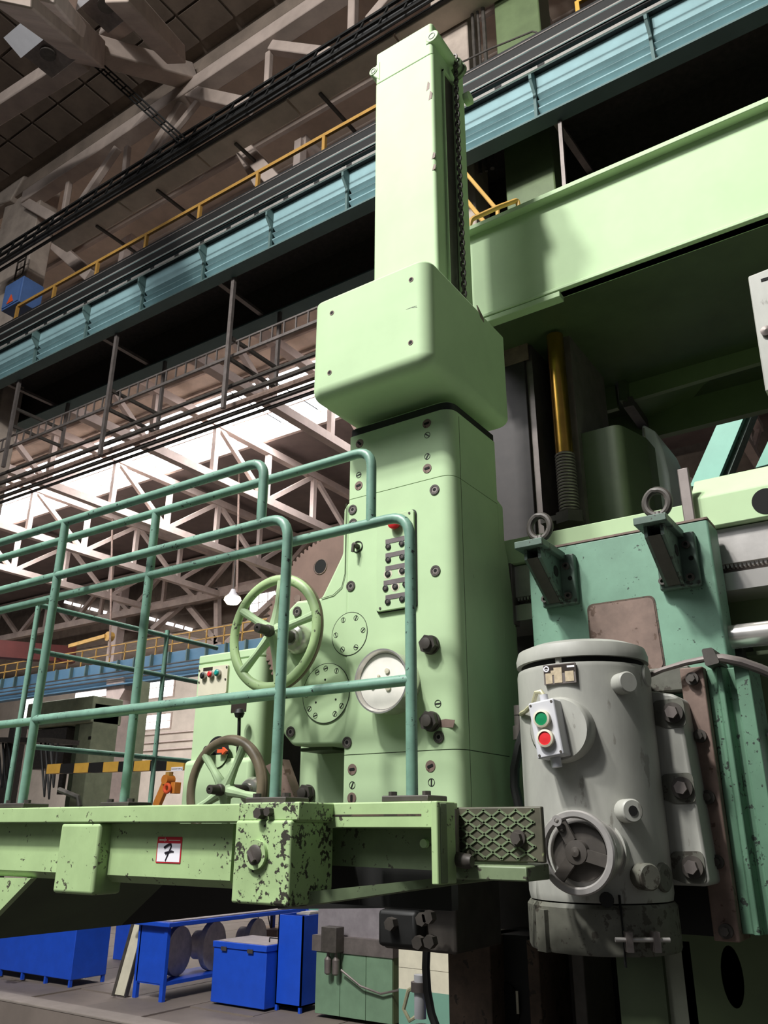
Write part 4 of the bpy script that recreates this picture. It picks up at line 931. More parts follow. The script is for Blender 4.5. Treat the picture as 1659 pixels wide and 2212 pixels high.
# terminal boss with push-button box
p, nn = shellpt(1215, 1577); nb = Yd.lerp(nn, .45).normalized()
part('terminal_cover', MB().lathe([(.098, 0), (.098, .05), (.09, .062), (.0, .064)], p-nb*.03, nb, 36), 'grey_paint', mo)
bxs = thing('push_button_box', 'light grey push-button box with green and red buttons on the motor', 'button box', tuple(p))
c = p+nb*.035; txb = Vector((-nb.y, nb.x, 0))
if txb.x < 0: txb = -txb
up_ = (Vector((0, 0, 1))-txb*.13).normalized(); txb2 = up_.cross(nb).normalized()
if txb2.x < 0: txb2 = -txb2
c = c-txb2*.018
def obox(c, ax, ay, az, x0, x1, y0, y1, z0, z1):
    vs = [c+ax*x+ay*y+az*z for z in (z0, z1) for y in (y0, y1) for x in (x0, x1)]
    return MB().add(vs, [(0, 2, 3, 1), (4, 5, 7, 6), (0, 1, 5, 4), (2, 6, 7, 3), (0, 4, 6, 2), (1, 3, 7, 5)])
part('case', obox(c, txb2, nb, up_, -.042, .042, -.02, .055, -.083, .083), 'grey_light', bxs, .005)
for k, (dz, ma) in enumerate(((.028, 'btn_green'), (-.03, 'red'))):
    cc = c+up_*dz+nb*.055+txb2*(-.002)
    b_ = part('button_ring', MB().lathe([(.026, 0), (.026, .014), (.02, .016), (.02, .010)], cc, nb, 24), 'ivory', bxs)
    part('button', MB().lathe([(.0205, 0), (.0205, .013), (0, .014)], cc, nb, 24), ma, b_)
for (a, b) in ((-.034, .074), (.034, .074), (-.034, -.074), (.034, -.074)): part('corner_screw', MB().cyl(c+txb2*a+up_*b+nb*.0545, nb, .004, .0015, 8), 'iron', bxs)
part('top_gland', MB().cyl(c+up_*.083+nb*.02, up_, .013, .022, 12), 'grey_light', bxs); part('bottom_gland', MB().cyl(c-up_*.083+nb*.02, -up_, .016, .028, 12), 'grey_light', bxs)
e0 = c+up_*.105+nb*.02
def sp_(u, v, d): a_, b_ = shellpt(u, v); return a_+b_*d
solo('button_cable', MB().tube([e0, e0+up_*.012-txb2*.006, e0+up_*.012-txb2*.022, sp_(1172, 1524, .045), sp_(1158, 1531, .03), sp_(1146, 1537, .018), sp_(1136, 1540, .012), sp_(1132, 1540, .012)+Vector((-.012, .03, 0))], .0075, 8), 'cable_pale', 'short pale cable from the push-button box round the motor', 'cable', tuple(e0))
# motor flange with bolt pockets
Yfl = YM+.06
fx0, fx1 = xm+R_*.75, X(1496, 1700, Yfl)
part('mounting_flange', MB().prism(rpoly([(fx0, Zz(1520, 1915, Yfl)), (fx1+.015, Zz(1520, 1915, Yfl)), (fx1-.01, Zz(1470, 1500, Yfl)), (fx0, Zz(1420, 1485, Yfl))], [.0, .02, .03, .0]), 'y', Yfl, YT-.01), 'grey_paint', mo, .008)
for u, v in ((1455, 1540), (1475, 1702), (1497, 1873)):
    p = at(u, v, Yfl-.001)
    fb = part('bolt_pocket', MB().prism(rpoly([(p.x-.075, p.z-.03), (p.x-.03, p.z-.045), (p.x+.035, p.z-.045), (p.x+.035, p.z+.045), (p.x-.06, p.z+.042)], .02), 'y', Yfl-.003, Yfl+.002), 'grey_dirty', mo)
    part('washer', MB().cyl((p.x, Yfl-.002, p.z), Yd, .032, .012, 24), 'iron', fb); part('bolt_head', MB().cyl((p.x, Yfl-.012, p.z), Yd, .02, .02, 6), 'steel_dull', fb)
part('upper_bridge', MB().box(xm+R_*.6, X(1490, 1450, YT-.06), YT-.07, YT, Zz(1450, 1500, YT), Zz(1450, 1448, YT)), 'grey_dirty', mo, .005)
# clamp ring at the bottom
part('clamp_ring', MB().lathe([(R_*1.01, zcl), (R_*1.03, zcl+.01), (R_*1.03, zbot-.015), (R_*.99, zbot-.004)], (xm, YM, 0), Zd, 56), 'grey_dirty', mo)
p, nn = shellpt(1345, 2010); tx = Vector((-nn.y, nn.x, 0)); tx = tx if tx.x > 0 else -tx
part('clamp_seam', plate(p, nn, tx, -.004, .0, -.09, .09, 0, .012), 'void', mo)
for s in (0, .075): part('clamp_lug', plate(p, nn, tx, s-.002, s+.016, -.05, .0, 0, .04), 'steel_dull', mo)
part('clamp_bolt', MB().cyl(p-tx*.03+nn*.028+Vector((0, 0, -.02)), tx, .006, .15, 10), 'steel', mo)
p, nn = shellpt(1180, 2005); tx = Vector((-nn.y, nn.x, 0)); tx = tx if tx.x > 0 else -tx
part('clamp_lug', plate(p, nn, tx, -.02, .02, -.06, .05, 0, .02), 'grey_dirty', mo)
# motor handwheel
YW2 = YM-R_-.10
p = at(1246, 1841, YW2); Rw = (Zz(1250, 1746, YW2)-Zz(1250, 1932, YW2))/2
hw = thing('motor_handwheel', 'small steel handwheel with three spokes at the motor foot', 'handwheel', tuple(p))
part('rim', MB().lathe([(Rw-.020, -.012), (Rw-.004, -.016), (Rw, -.010), (Rw, .006), (Rw-.004, .011), (Rw-.017, .011), (Rw-.022, .006), (Rw-.020, -.012)], p, Yd, 60), 'steel', hw)
part('graduated_drum', MB().lathe([(Rw*.78, -.14), (Rw*.80, -.09), (Rw*.86, -.09), (Rw*.86, -.07), (Rw*.90, -.068), (Rw*.90, -.045), (Rw*.82, -.044), (Rw*.82, -.03), (.0, -.03)], p, Yd, 56), 'steel', hw)
part('inner_disc', MB().lathe([(Rw*.70, -.028), (Rw*.70, -.018), (0, -.016)], p, Yd, 40), 'iron', hw)
part('hub', MB().lathe([(.032, -.02), (.032, .008), (.014, .01), (.012, .016), (0, .018)], p, Yd, 24), 'iron', hw)
for i, a in enumerate((118, 230, 345)):
    a = rad(a); d = Vector((math.cos(a), 0, math.sin(a)))
    part('spoke', MB().beam(p+d*.03+Vector((0, 0, 0)), p+d*(Rw-.02), .012, .032, tuple(Vector((0, 1, 0)).cross(d))), 'iron', hw)
d = Vector((math.cos(rad(118)), 0, math.sin(rad(118)))); part('crank_bore', MB()._ring(p+d*(Rw-.018)-Vector((0, .018, 0)), Yd, .007, .015, .006, 16), 'steel', hw)
part('bearing_cone', MB().lathe([(Rw*.95, -.30), (Rw*.84, -.14)], p, Yd, 48), 'grey_paint', hw)
# cable clipped across the slide
cb = thing('power_cable', 'grey power cable clipped to the slide and leaving at right', 'cable', tuple(at(1400, 1460, YT-.12)))
part('conduit', MB().tube([at(1398, 1461, YT-.14), at(1430, 1447, YT-.14), at(1480, 1432, YT-.13), at(1520, 1424, YT-.12), at(1560, 1422, YT-.12), at(1600, 1430, YT-.10), at(1640, 1444, YT-.08), at(1700, 1470, YT-.05)], [.009, .009, .010, .011, .016, .017, .017, .017], 10), 'steel_dull', cb)
part('clip', MB().prism(rpoly([(X(1520, 1410, YT-.14), Zz(1520, 1440, YT-.14)), (X(1552, 1410, YT-.14), Zz(1550, 1432, YT-.14)), (X(1540, 1410, YT-.14), Zz(1540, 1398, YT-.14)), (X(1516, 1410, YT-.14), Zz(1516, 1402, YT-.14))], .008), 'y', YT-.14, YT-.02), 'iron', cb)
# hoses left of the motor
ho = thing('coolant_hose', 'dark rubber hose with brass couplings left of the motor', 'hose', tuple(at(1120, 1740, 2.9)))
part('hose', MB().tube([at(1136, 1570, 2.85), at(1122, 1610, 2.85), at(1112, 1660, 2.87), at(1112, 1700, 2.88), at(1122, 1745, 2.88), at(1130, 1800, 2.88)], .018, 10), 'cable', ho)
part('coupling', MB().cyl(at(1122, 1598, 2.88), Zd, .022, .05, 12).cyl(at(1122, 1570, 2.88), Zd, .018, .04, 12).cyl(at(1122, 1545, 2.88), Zd, .02, .035, 12), 'steel_dull', ho)
# ================================================================== main head (left)
YH = 2.6
xl, xr = -1.945, -1.432
zcap = Zz(860, 893, YH); zseam1 = Zz(850, 1055, YH); zseam2 = Zz(820, 1627, YH); zbotH = 2.22
YBK = 3.0
def plan(x0, x1, y0, y1, rl=.018, rr=.062): return rpoly([(x0, y0), (x1, y0), (x1, y1), (x0, y1)], [rl, rr, .01, .01], 8)
hd = thing('ram_saddle', 'pale green vertical lathe saddle with control panel and round dial', 'machine saddle', (xl, YH, zbotH))
part('core', MB().prism(plan(xl+.004, xr-.004, YH+.004, YBK), 'z', zbotH, zcap-.01), 'black', hd)
part('upper_cover', MB().prism(plan(xl, xr, YH, YBK), 'z', zseam1+.0015, zcap-.045), 'green', hd)
part('top_cap', MB().prism(plan(xl+.012, xr-.012, YH+.012, YBK), 'z', zcap-.043, zcap), 'green_plain', hd, .004)
part('main_cover', MB().prism(plan(xl, xr, YH, YBK), 'z', zseam2+.0015, zseam1-.0015), 'green', hd)
part('lower_cover', MB().prism(plan(xl, xr, YH, YBK), 'z', zbotH, zseam2-.0015), 'green', hd)
# rear saddle plate (side seam, wider flange further back)
xs_ = xr+.0
part('saddle_side', MB().prism([(YBK+.002, zbotH), (YBK+.12, zbotH), (YBK+.12, Zz(1088, 1330, YBK)), (YBK+.08, Zz(1083, 1200, YBK)), (YBK+.055, Zz(1083, 1165, YBK)), (YBK+.055, Zz(1083, 1085, YBK)), (YBK+.002, Zz(1075, 1078, YBK))], 'x', xl, xr-.004), 'green_plain', hd, .004)
part('saddle_back', MB().box(xl-.35, xr-.02, YBK+.05, YBK+.16, zbotH, Zz(1083, 1200, YBK)), 'green_plain', hd)
part('wiper_holder', MB().box(xr-.03, xr+.0, YBK+.10, YBK+.16, Zz(1098, 1350, 3.1), Zz(1098, 1215, 3.1)), 'steel_dull', hd, .004)
# left gear housing
def pz(u, v, Y=YH): return (X(u, v, Y), Zz(u, v, Y))
outl = [pz(752, 1082), pz(741, 1100), pz(738, 1196), pz(692, 1292), pz(640, 1297), pz(622, 1316), pz(606, 1400), pz(606, 1580), pz(630, 1611), pz(752, 1608)]
gh = part('gear_housing', MB().prism(rpoly(outl, [0, .02, .05, .03, .05, .03, .05, .06, .05, 0], 6), 'y', YH+.003, YBK-.06), 'green', hd, .02, 3)
part('pedestal', MB().box(X(644, 1660, 2.82), xl+.05, 2.82, YBK, zbotH, Zz(690, 1600, 2.82)), 'green_plain', hd, .02, 3)
part('pedestal_fillet', MB().prism([(xl-.06, 2.82), (xl+.02, 2.62), (xl+.02, 2.82)], 'z', zbotH, zseam2+.02), 'green_aged', hd)
part('drip_plate', MB().box(X(655, 1612, 2.7), X(725, 1612, 2.7), 2.68, 2.84, Zz(690, 1622, 2.7), Zz(690, 1615, 2.7)), 'green_dark', hd)
part('gusset', MB().prism([pz(612, 1640, 2.8), pz(648, 1740, 2.8), pz(625, 1740, 2.8), pz(580, 1655, 2.8)], 'y', 2.78, 2.84), 'rust', hd)
for g_ in ([(748, 1088), (746, 1180), (745, 1240), (738, 1268), (720, 1285), (694, 1293)],): part('pad_groove', MB().tube([at(u, v, YH-.0005) for u, v in g_], .0014, 6), 'green_dark', hd)
part('side_groove', MB().box(xr-.001, xr+.0006, YH+.066, YH+.0685, zbotH, zcap-.06), 'green_dark', hd)
# ---- bolts
sb = MB()._ring(Vector((0, 0, 0)), Yd, .0145, .0215, .004, 22)
sock_ring = one('bolt_ring', sb, 'iron')
sock_in = one('bolt_socket', MB()._ring(Vector((0, 0, 0)), Yd, .008, .0145, .0025, 6), 'steel_dull')
sock_v = one('socket_void', MB().cyl((0, 0, 0), Yd, .0085, .0018, 6), 'void')
def sock(u, v, s=1.0):
    p = at(u, v, YH); r = piece('socket_bolt', sock_ring, (p.x, YH-.0, p.z), hd); r.scale = (s, 1, s)
    a = piece('hex_socket', sock_in, (p.x, YH, p.z), r); a.location = (0, 0, 0); b = piece('socket_void', sock_v, (p.x, YH, p.z), r); b.location = (0, 0, 0)
for q in ((939, 1058), (941, 1233), (762, 1101), (763, 1131), (758, 1266), (628, 1581), (750, 1604), (948, 1592), (642, 1321)): sock(*q)
plug_d = one('plug_disc', MB().lathe([(.020, 0), (.020, .002), (.0, .0022)], (0, 0, 0), Yd, 22), 'rust')
slot_m = one('plug_slot', MB().prism(rrect(-.0125, .0125, -.005, .005, .0045, 3), 'y', -.0035, -.0005), 'void')
def plug(u, v, rot=0):
    p = at(u, v, YH); r = piece('plug', plug_d, (p.x, YH, p.z), hd); s = piece('slot', slot_m, (p.x, YH, p.z), r); s.location = (0, 0, 0); s.rotation_euler = (0, -rad(rot), 0)
for u, v, r in ((922, 915, 8), (923, 1012, 6), (777, 958, -45), (775, 1049, 10), (761, 1662, 5), (930, 1655, 20), (760, 1724, 90)): plug(u, v, r)
scr_o = one('screw_outline', MB()._ring(Vector((0, 0, 0)), Yd, .0118, .0138, .0012, 20), 'black')
scr_s = one('screw_slot', MB().box(-.0122, .0122, -.0014, 0, -.0024, .0024), 'black')
def screw(u, v, rot, root=hd, Y=YH, s=1.0):
    p = at(u, v, Y); r = piece('slotted_screw', scr_o, (p.x, Y, p.z), root); r.scale = (s, 1, s); k = piece('slot', scr_s, (p.x, Y, p.z), r); k.location = (0, 0, 0); k.rotation_euler = (0, -rad(rot), 0)
for u, v, r in ((923, 940, -40), (923, 986, 55), (776, 981, 85), (775, 1026, 12), (761, 1696, 65), (932, 1690, 88), (946, 1520, 5)): screw(u, v, r)
nut = one('nut_hex', MB().cyl((0, 0, 0), Yd, .036, .028, 6), 'iron'); nut_w = one('nut_washer', MB().cyl((0, 0, 0), Yd, .036, .010, 24), 'iron'); nut_e = one('stud_end', MB().lathe([(.021, .026), (.021, .045), (.012, .047), (0, .047)], (0, 0, 0), Yd, 18), 'iron')
for u, v in ((932, 1394), (934, 1559), (660, 1714)):
    p = at(u, v, YH if v < 1600 else 2.8); Yn = YH if v < 1600 else 2.82
    r = piece('stud_nut', nut, (p.x, Yn-.008, p.z), hd)
    for me, nm in ((nut_w, 'washer'), (nut_e, 'stud_end')): k = piece(nm, me, (p.x, Yn, p.z), r); k.location = (0, .006, 0)
# worn paint patch beside the lower nut and along the tower edge
p = at(968, 1560, YH); part('bare_patch', MB().prism([(p.x-.035, p.z-.015), (p.x+.02, p.z-.02), (p.x+.028, p.z+.006), (p.x-.01, p.z+.012), (p.x-.03, p.z+.01)], 'y', YH-.0008, YH+.001), 'rust', hd)
# ---- control panel
x0, z0 = pz(817, 1324); x1, z1 = X(899, 1210, YH), Zz(850, 1114, YH)
cp = part('control_panel', MB().prism(rrect(x0, x1, z0, z1, .014), 'y', YH-.016, YH), 'green_plain', hd, .002, label='raised control panel plate with rows of black buttons')
part('gasket', MB().prism(rrect(x0-.004, x1+.004, z0-.004, z1+.004, .016), 'y', YH-.006, YH-.0005), 'black', cp)
Yp_ = YH-.016
rb = part('stop_button', MB().lathe([(.019, 0), (.019, .004), (.026, .012), (.026, .024), (.018, .03), (0, .031)], at(856, 1132, Yp_), Yd, 24), 'red', cp)
for u0, u1, v in ((833, 876, 1166), (833, 877, 1196), (833, 878, 1224), (829, 879, 1255), (833, 879, 1287)):
    a = at(u0, v+5, Yp_); b = at(u1, v-5, Yp_); part('label_strip', MB().box(a.x, b.x, Yp_-.0015, Yp_, (a.z+b.z)/2-.010, (a.z+b.z)/2+.009), 'strip', cp)
bm1 = one('button', MB().lathe([(.0125, 0), (.0125, .004), (.009, .005), (.009, .003), (0, .0035)], (0, 0, 0), Yd, 20), 'black'); bm2 = one('button_face', MB().lathe([(.007, .003), (.007, .0045), (0, .005)], (0, 0, 0), Yd, 16), 'iron')
for u, v in ((839, 1181), (868, 1174), (839, 1209), (869, 1203), (838, 1240), (869, 1233), (833, 1271), (854, 1267), (876, 1262), (838, 1300), (869, 1294)):
    p = at(u, v, Yp_); r = piece('push_button', bm1, p, cp); k = piece('button_face', bm2, p, r); k.location = (0, 0, 0)
for u, v in ((838, 1240), (869, 1233), (854, 1267)): p = at(u, v, Yp_); part('worn_ring', MB()._ring(Vector((p.x, Yp_, p.z)), Yd, .012, .02, .0006, 14), 'ivory', cp)
for (a, b) in ((x0+.02, z0+.012), (x1-.02, z1-.012), (x0+.012, z1-.02)): part('fixing_screw', MB().cyl((a, Yp_, b), Yd, .005, .002, 10), 'iron', cp)
# ---- round covers with slotted screws
def cover(u, v, rz, label, angs, n_pin=()):
    c = at(u, v, YH); k = part('round_cover', MB().lathe([(rz-.002, 0), (rz-.002, .0015), (0, .0016)], c, Yd, 44), 'green_plain', hd, label=label)
    part('groove', MB()._ring(c, Yd, rz-.001, rz+.0012, .0008, 44), 'black', k)
    for a, rr in angs:
        d = Vector((math.cos(rad(a)), 0, math.sin(rad(a))))*(rz-.02); q = c+d
        r = piece('slotted_screw', scr_o, (q.x, YH-.0012, q.z), k); r.scale = (.8, 1, .8); s = piece('slot', scr_s, q, r); s.location = (0, 0, 0); s.rotation_euler = (0, -rad(rr), 0)
    for a, f in n_pin:
        d = Vector((math.cos(rad(a)), 0, math.sin(rad(a))))*rz*f; part('pin_hole', MB().cyl(c+d-Vector((0, .0016, 0)), Yd, .0045, .0006, 10), 'void', k)
rz1 = (Zz(755, 1323, YH)-Zz(755, 1416, YH))/2; rz2 = (Zz(704, 1433, YH)-Zz(704, 1562, YH))/2
cover(755, 1369, rz1, 'round cover plate with six slotted screws', [(a, 40+a*.4) for a in (5, 62, 118, 178, 242, 300)])
cover(704, 1497, rz2, 'larger round cover plate with slotted screws', [(58, 70), (92, 15), (118, 20), (180, 30), (215, 50), (240, 15), (300, 60), (325, 50)], ((95, .45), (215, .5), (330, .5)))
# ---- dial drum
c = at(852, 1478, YH); Rd = (Zz(838, 1412, 2.53)-Zz(838, 1552, 2.53))/2
dl = part('dial_drum', MB().lathe([(Rd*.96, 0), (Rd*.96, .075), (Rd, .08), (Rd, .095), (Rd*.95, .095), (Rd*.88, .078), (Rd*.74, .074)], c, Yd, 56), 'steel_bright', hd, label='white dial in polished steel bezel')
part('dial_face', MB().lathe([(Rd*.86, .072), (Rd*.86, .0785), (0, .079)], c, Yd, 48), 'dial', dl)
for a, f, r in ((0, 0, .012), (60, .35, .01), (200, .4, .008), (315, .3, .012), (130, .22, .006)):
    d = Vector((math.cos(rad(a)), 0, math.sin(rad(a))))*Rd*f; part('dial_pin', MB().lathe([(r, .078), (r, .084), (0, .085)], c+d, Yd, 14), 'ivory', dl)
# key switch
c = at(773, 1181, YH); ks = part('key_switch', MB()._ring(c, Yd, .022, .025, .004, 26), 'black', hd)
part('switch_stub', MB().lathe([(.011, 0), (.011, .03), (.006, .034), (0, .034)], c, Yd, 14), 'iron', ks); part('switch_lever', MB().beam(c+Vector((0, -.03, 0)), c+Vector((-.004, -.03, -.03)), .01, .012), 'iron', ks)
# ---- gear wheel behind
Ygr = 2.86
pa_, pb_, pc_ = [at(u, v, Ygr) for u, v in ((604, 1258), (650, 1196), (722, 1152))]
def circ(a, b, c):
    ax, ay, bx, by, cx, cy = a.x, a.z, b.x, b.z, c.x, c.z
    d = 2*(ax*(by-cy)+bx*(cy-ay)+cx*(ay-by))
    ux = ((ax*ax+ay*ay)*(by-cy)+(bx*bx+by*by)*(cy-ay)+(cx*cx+cy*cy)*(ay-by))/d; uz = ((ax*ax+ay*ay)*(cx-bx)+(bx*bx+by*by)*(ax-cx)+(cx*cx+cy*cy)*(bx-ax))/d
    return ux, uz, math.hypot(ax-ux, ay-uz)
gx, gz, gr = circ(pa_, pb_, pc_)
gp = []
N_ = 96
for i in range(N_):
    a0 = 2*math.pi*i/N_
    for f, rr in ((0, gr-.012), (.3, gr-.012), (.45, gr+.002), (.75, gr+.002)): gp.append((gx+rr*math.cos(a0+f*2*math.pi/N_), gz+rr*math.sin(a0+f*2*math.pi/N_)))
gw = thing('gear_wheel', 'brown toothed gear wheel behind the green head', 'gear', (gx, Ygr, gz))
part('toothed_disc', MB().prism(gp, 'y', Ygr, Ygr+.05), 'gear', gw)
p = at(691, 1224, Ygr-.001); part('round_hole', MB().cyl((p.x, Ygr, p.z), Yd, .037, .002, 28), 'void', gw); part('hole_rim', MB()._ring(Vector((p.x+.004, Ygr, p.z)), Yd, .034, .038, .003, 28), 'rust', gw)
for a, ff in ((150, .8), (195, .8), (60, .8)):
    part('hub_boss', MB().cyl((gx+gr*ff*.8*math.cos(rad(a)), Ygr, gz+gr*ff*.8*math.sin(rad(a))), Yd, .02, .004, 16), 'rust', gw)
# ---- box cover on top of the head
YX = 2.37
xb_0 = X(670, 760, YX); cpt = at(925, 660, YX); xb_1 = cpt.x; zx1 = Zz(800, 606, YX); zx0 = Zz(790, 822, YX)-.012
yback = atx(1094, 820, xb_1).y
bx_ = thing('gearbox_cover', 'big rounded pale green box cover around the tower foot', 'cover box', (xb_0, YX, zx0))
bm = bmesh.new(); bmesh.ops.create_cube(bm, size=1)
for v_ in bm.verts: v_.co = Vector((xb_0+(v_.co.x+.5)*(xb_1-xb_0), YX+(v_.co.y+.5)*(yback-YX), zx0+(v_.co.z+.5)*(zx1-zx0)))-OFF[bx_]
vert_f = [e for e in bm.edges if abs(e.verts[0].co.z-e.verts[1].co.z) > .1 and min(e.verts[0].co.y, e.verts[1].co.y) < .05]
bot = [e for e in bm.edges if max(e.verts[0].co.z, e.verts[1].co.z) < .05]
top = [e for e in bm.edges if min(e.verts[0].co.z, e.verts[1].co.z) > .1]
me = bpy.data.meshes.new('box')
bmesh.ops.bevel(bm, geom=vert_f+bot, offset=.058, segments=6, profile=.5, affect='EDGES')
bmesh.ops.recalc_face_normals(bm, faces=bm.faces[:]); bm.to_mesh(me); bm.free()
me.polygons.foreach_set('use_smooth', [True]*len(me.polygons)); me.set_sharp_from_angle(angle=rad(34))
link('box', me, 'green', bx_, .012, 3)
for u, v in ((717, 676), (888, 604), (887, 740), (712, 805)):
    p = at(u, v, YX); h_ = part('screw_hole', MB().cyl((p.x, YX, p.z), Yd, .0095, .0012, 16), 'void', bx_); part('rust_rim', MB()._ring(Vector((p.x, YX, p.z)), Yd, .008, .0115, .0016, 16), 'rust', h_)
p = at(890, 664, YX); part('scratch', MB().prism([(p.x-.03, p.z+.001), (p.x+.0, p.z-.002), (p.x+.022, p.z-.001), (p.x+.0, p.z+.0025)], 'y', YX-.0006, YX+.002).prism([(p.x+.002, p.z-.004), (p.x+.024, p.z-.008), (p.x+.02, p.z-.004)], 'y', YX-.0006, YX+.002), 'green_aged', bx_)
q = atx(1038, 678, xb_1); part('bare_patch', MB().prism([(q.y-.03, q.z+.03), (q.y+.03, q.z-.005), (q.y+.03, q.z-.03), (q.y-.005, q.z-.02)], 'x', xb_1-.004, xb_1+.0008), 'rust', bx_)
# ---- tower (ram guide) with chain drive
YRm = 2.6
xt_0, xt_1 = -1.822, -1.474
zt_1 = Zz(870, 84, YRm); zt_s = Zz(868, 152, YRm)
ydep = 2.93
tw = thing('ram_tower', 'tall pale green ram tower rising above the box cover', 'tower', (xt_0, YRm, zx1))
def tplan(x0, x1): return rpoly([(x0, YRm), (x1, YRm), (x1, ydep), (x0, ydep)], [.012, .022, .01, .01], 5)
part('tower_body', MB().prism(tplan(xt_0, xt_1), 'z', zx1-.10, zt_s-.0015), 'green', tw)
part('tower_cap', MB().prism(tplan(xt_0+.002, xt_1-.002), 'z', zt_s+.0015, zt_1), 'green_plain', tw, .02, 4)
ya1, ya2 = 2.695, 2.79
part('side_strip', MB().box(xt_1-.002, xt_1+.003, ya1, ya2, zx1-.05, zt_s-.03), 'iron', tw)
part('strip_frame', MB().box(xt_1, xt_1+.012, ya1-.008, ya1, zx1-.05, zt_s-.03).box(xt_1, xt_1+.014, ya2, ya2+.008, zx1-.05, zt_s-.03).box(xt_1, xt_1+.014, ya1-.008, ya2+.008, zt_s-.045, zt_s-.03), 'green_plain', tw)
for (u, v, zz) in ((925, 185, .03), (930, 205, .03), (937, 335, .02), (938, 360, .018)):
    p = at(u, v, YRm); part('bare_patch', MB().prism([(p.x-.012, p.z-zz), (p.x+.006, p.z-zz*.8), (p.x+.009, p.z+zz*.4), (p.x-.002, p.z+zz)], 'y', YRm-.0006, YRm+.004), 'rust', tw)
# right sprocket boss: shaft along the side of the cap
pb1 = at(930, 82, YRm); zb_ = pb1.z
part('shaft_boss', MB().lathe([(.036, 0), (.036, .22)], (xt_1+.0, YRm-.006, zb_), -Yd, 24), 'green_plain', tw, .004)
part('boss_web', MB().box(xt_1-.04, xt_1+.0, YRm-.004, YRm+.2, zb_-.036, zb_+.034), 'green_plain', tw, .008)
part('shaft_end', MB()._ring(Vector((xt_1, YRm-.006, zb_)), Yd, .016, .019, .002, 20), 'black', tw)
part('chain_guard', MB().lathe([(.04, .2), (.05, .21), (.05, .225), (.042, .23), (.042, .24), (.052, .245), (.052, .265), (.02, .27)], (xt_1+.005, YRm-.006, zb_), -Yd, 26), 'green_aged', tw)
part('lower_boss', MB().lathe([(.034, 0), (.034, .03), (.02, .035), (0, .035)], (xt_1+.035, YRm+.27, zb_-.20), (1, 0, 0), 20), 'green_plain', tw)
pl1 = at(804, 157, YRm); part('shaft_boss', MB().lathe([(.026, 0), (.026, .2)], (xt_0-.012, YRm-.006, pl1.z), -Yd, 22), 'green_plain', tw, .004)
part('boss_web', MB().prism([(xt_0-.03, pl1.z-.01), (xt_0+.03, pl1.z-.09), (xt_0+.03, pl1.z+.05), (xt_0-.01, pl1.z+.024)], 'y', YRm-.003, YRm+.19), 'green_plain', tw, .006)
part('shaft_end', MB()._ring(Vector((xt_0-.012, YRm-.006, pl1.z)), Yd, .012, .015, .002, 18), 'black', tw)
# chains
lk_a = one('link', MB().tube([(0, .0095*math.sin(a), .019*math.cos(a)) for a in [i*math.pi/5 for i in range(10)]], .0055, 6, True), 'iron')
lk_b = one('link', MB().tube([(.0095*math.sin(a), 0, .019*math.cos(a)) for a in [i*math.pi/5 for i in range(10)]], .0055, 6, True), 'iron')
def chain(label, x, y, z0, z1):
    c_ = thing('drive_chain', label, 'chain', (x, y, z0), 'tower drive chains')
    n = int((z1-z0)/.0285)
    for i in range(n): piece('link', lk_a if i % 2 else lk_b, (x, y, z0+(i+.5)*.0285), c_)
xch = xt_1+.03
ych = atx(1000, 560, xch).y
chain('dark drive chain hanging on the right side of the tower', xch, ych, zx1-.10, zb_+.045)
chain('dark drive chain hanging on the left side of the tower', xt_0-.012, YRm+.12, zx1-.05, pl1.z-.05)
solo('chain_bracket', MB().box(xch-.01, xch+.05, ych-.005, ych+.03, zx1-.12, zx1-.03), 'iron', 'small dark bracket at the foot of the right chain', 'bracket', (xch, ych, zx1-.12))
# ================================================================== handwheels and feed box
def handwheel(label, face, Yface, ctr, Yw, Rw, angs, knob, loc):
    cw = at(ctr[0], ctr[1], Yw); cf = Vector((cw.x, Yface, cw.z))
    h = thing('handwheel', label, 'handwheel', tuple(cw), 'large green handwheels')
    part('rim', MB().torus(cw, Yd, Rw, .0205, 72, 12, .8), 'green_worn' if Yw < 2.5 else 'rim_worn', h)
    part('worn_grip', MB().torus(cw+Vector((0, .009, 0)), Yd, Rw+.007, .0170, 72, 12, .9), 'rim_worn', h)
    for a in angs:
        d = Vector((math.cos(rad(a)), 0, math.sin(rad(a)))); s = cw+d*.02; e = cw+d*(Rw-.006)-Yd*(-.006)
        part('spoke', MB().tube([cw+d*.02, cw+d*.06, cw+d*Rw*.55, cw+d*(Rw-.008)], [.026, .02, .0155, .019], 10), 'green_plain', h)
    part('hub', MB().lathe([(.034, -.03), (.042, -.01), (.042, .012), (.028, .022), (0, .022)], cw, Yd, 24), 'green_plain', h)
    part('hub_nut', MB().lathe([(.024, .015), (.024, knob*.45), (.02, knob*.5), (.0185, knob), (.006, knob+.002), (0, knob-.01)], cw, Yd, 12), 'iron', h)
    L_ = Yface-Yw
    part('shaft', MB().cyl(cw+Vector((0, .01, 0)), -Yd, .026, L_, 20), 'iron', h)
    part('bezel', MB().lathe([(.062, 0), (.062, .02), (.05, .04), (.034, .045), (.034, .06)], Vector((cw.x, Yface, cw.z)), Yd, 36), 'steel_bright', h)
    return h
Yw1 = 2.44
Rw1 = (Zz(590, 1241, Yw1)-Zz(590, 1489, Yw1))/2-.0185
handwheel('upper green handwheel with five spokes beside the round covers', None, YH, (592, 1366), Yw1, Rw1, (148, 82, 12, 222, 280), .10, None)
Yw2 = 2.62
cz2 = Zz(486, 1707, Yw2); Rw2 = Zz(490, 1590, Yw2)-cz2-.0185
handwheel('lower green handwheel half hidden behind the platform edge', None, 2.80, (486, 1707), Yw2, Rw2, (132, 62, 350, 205, 278), .09, None)
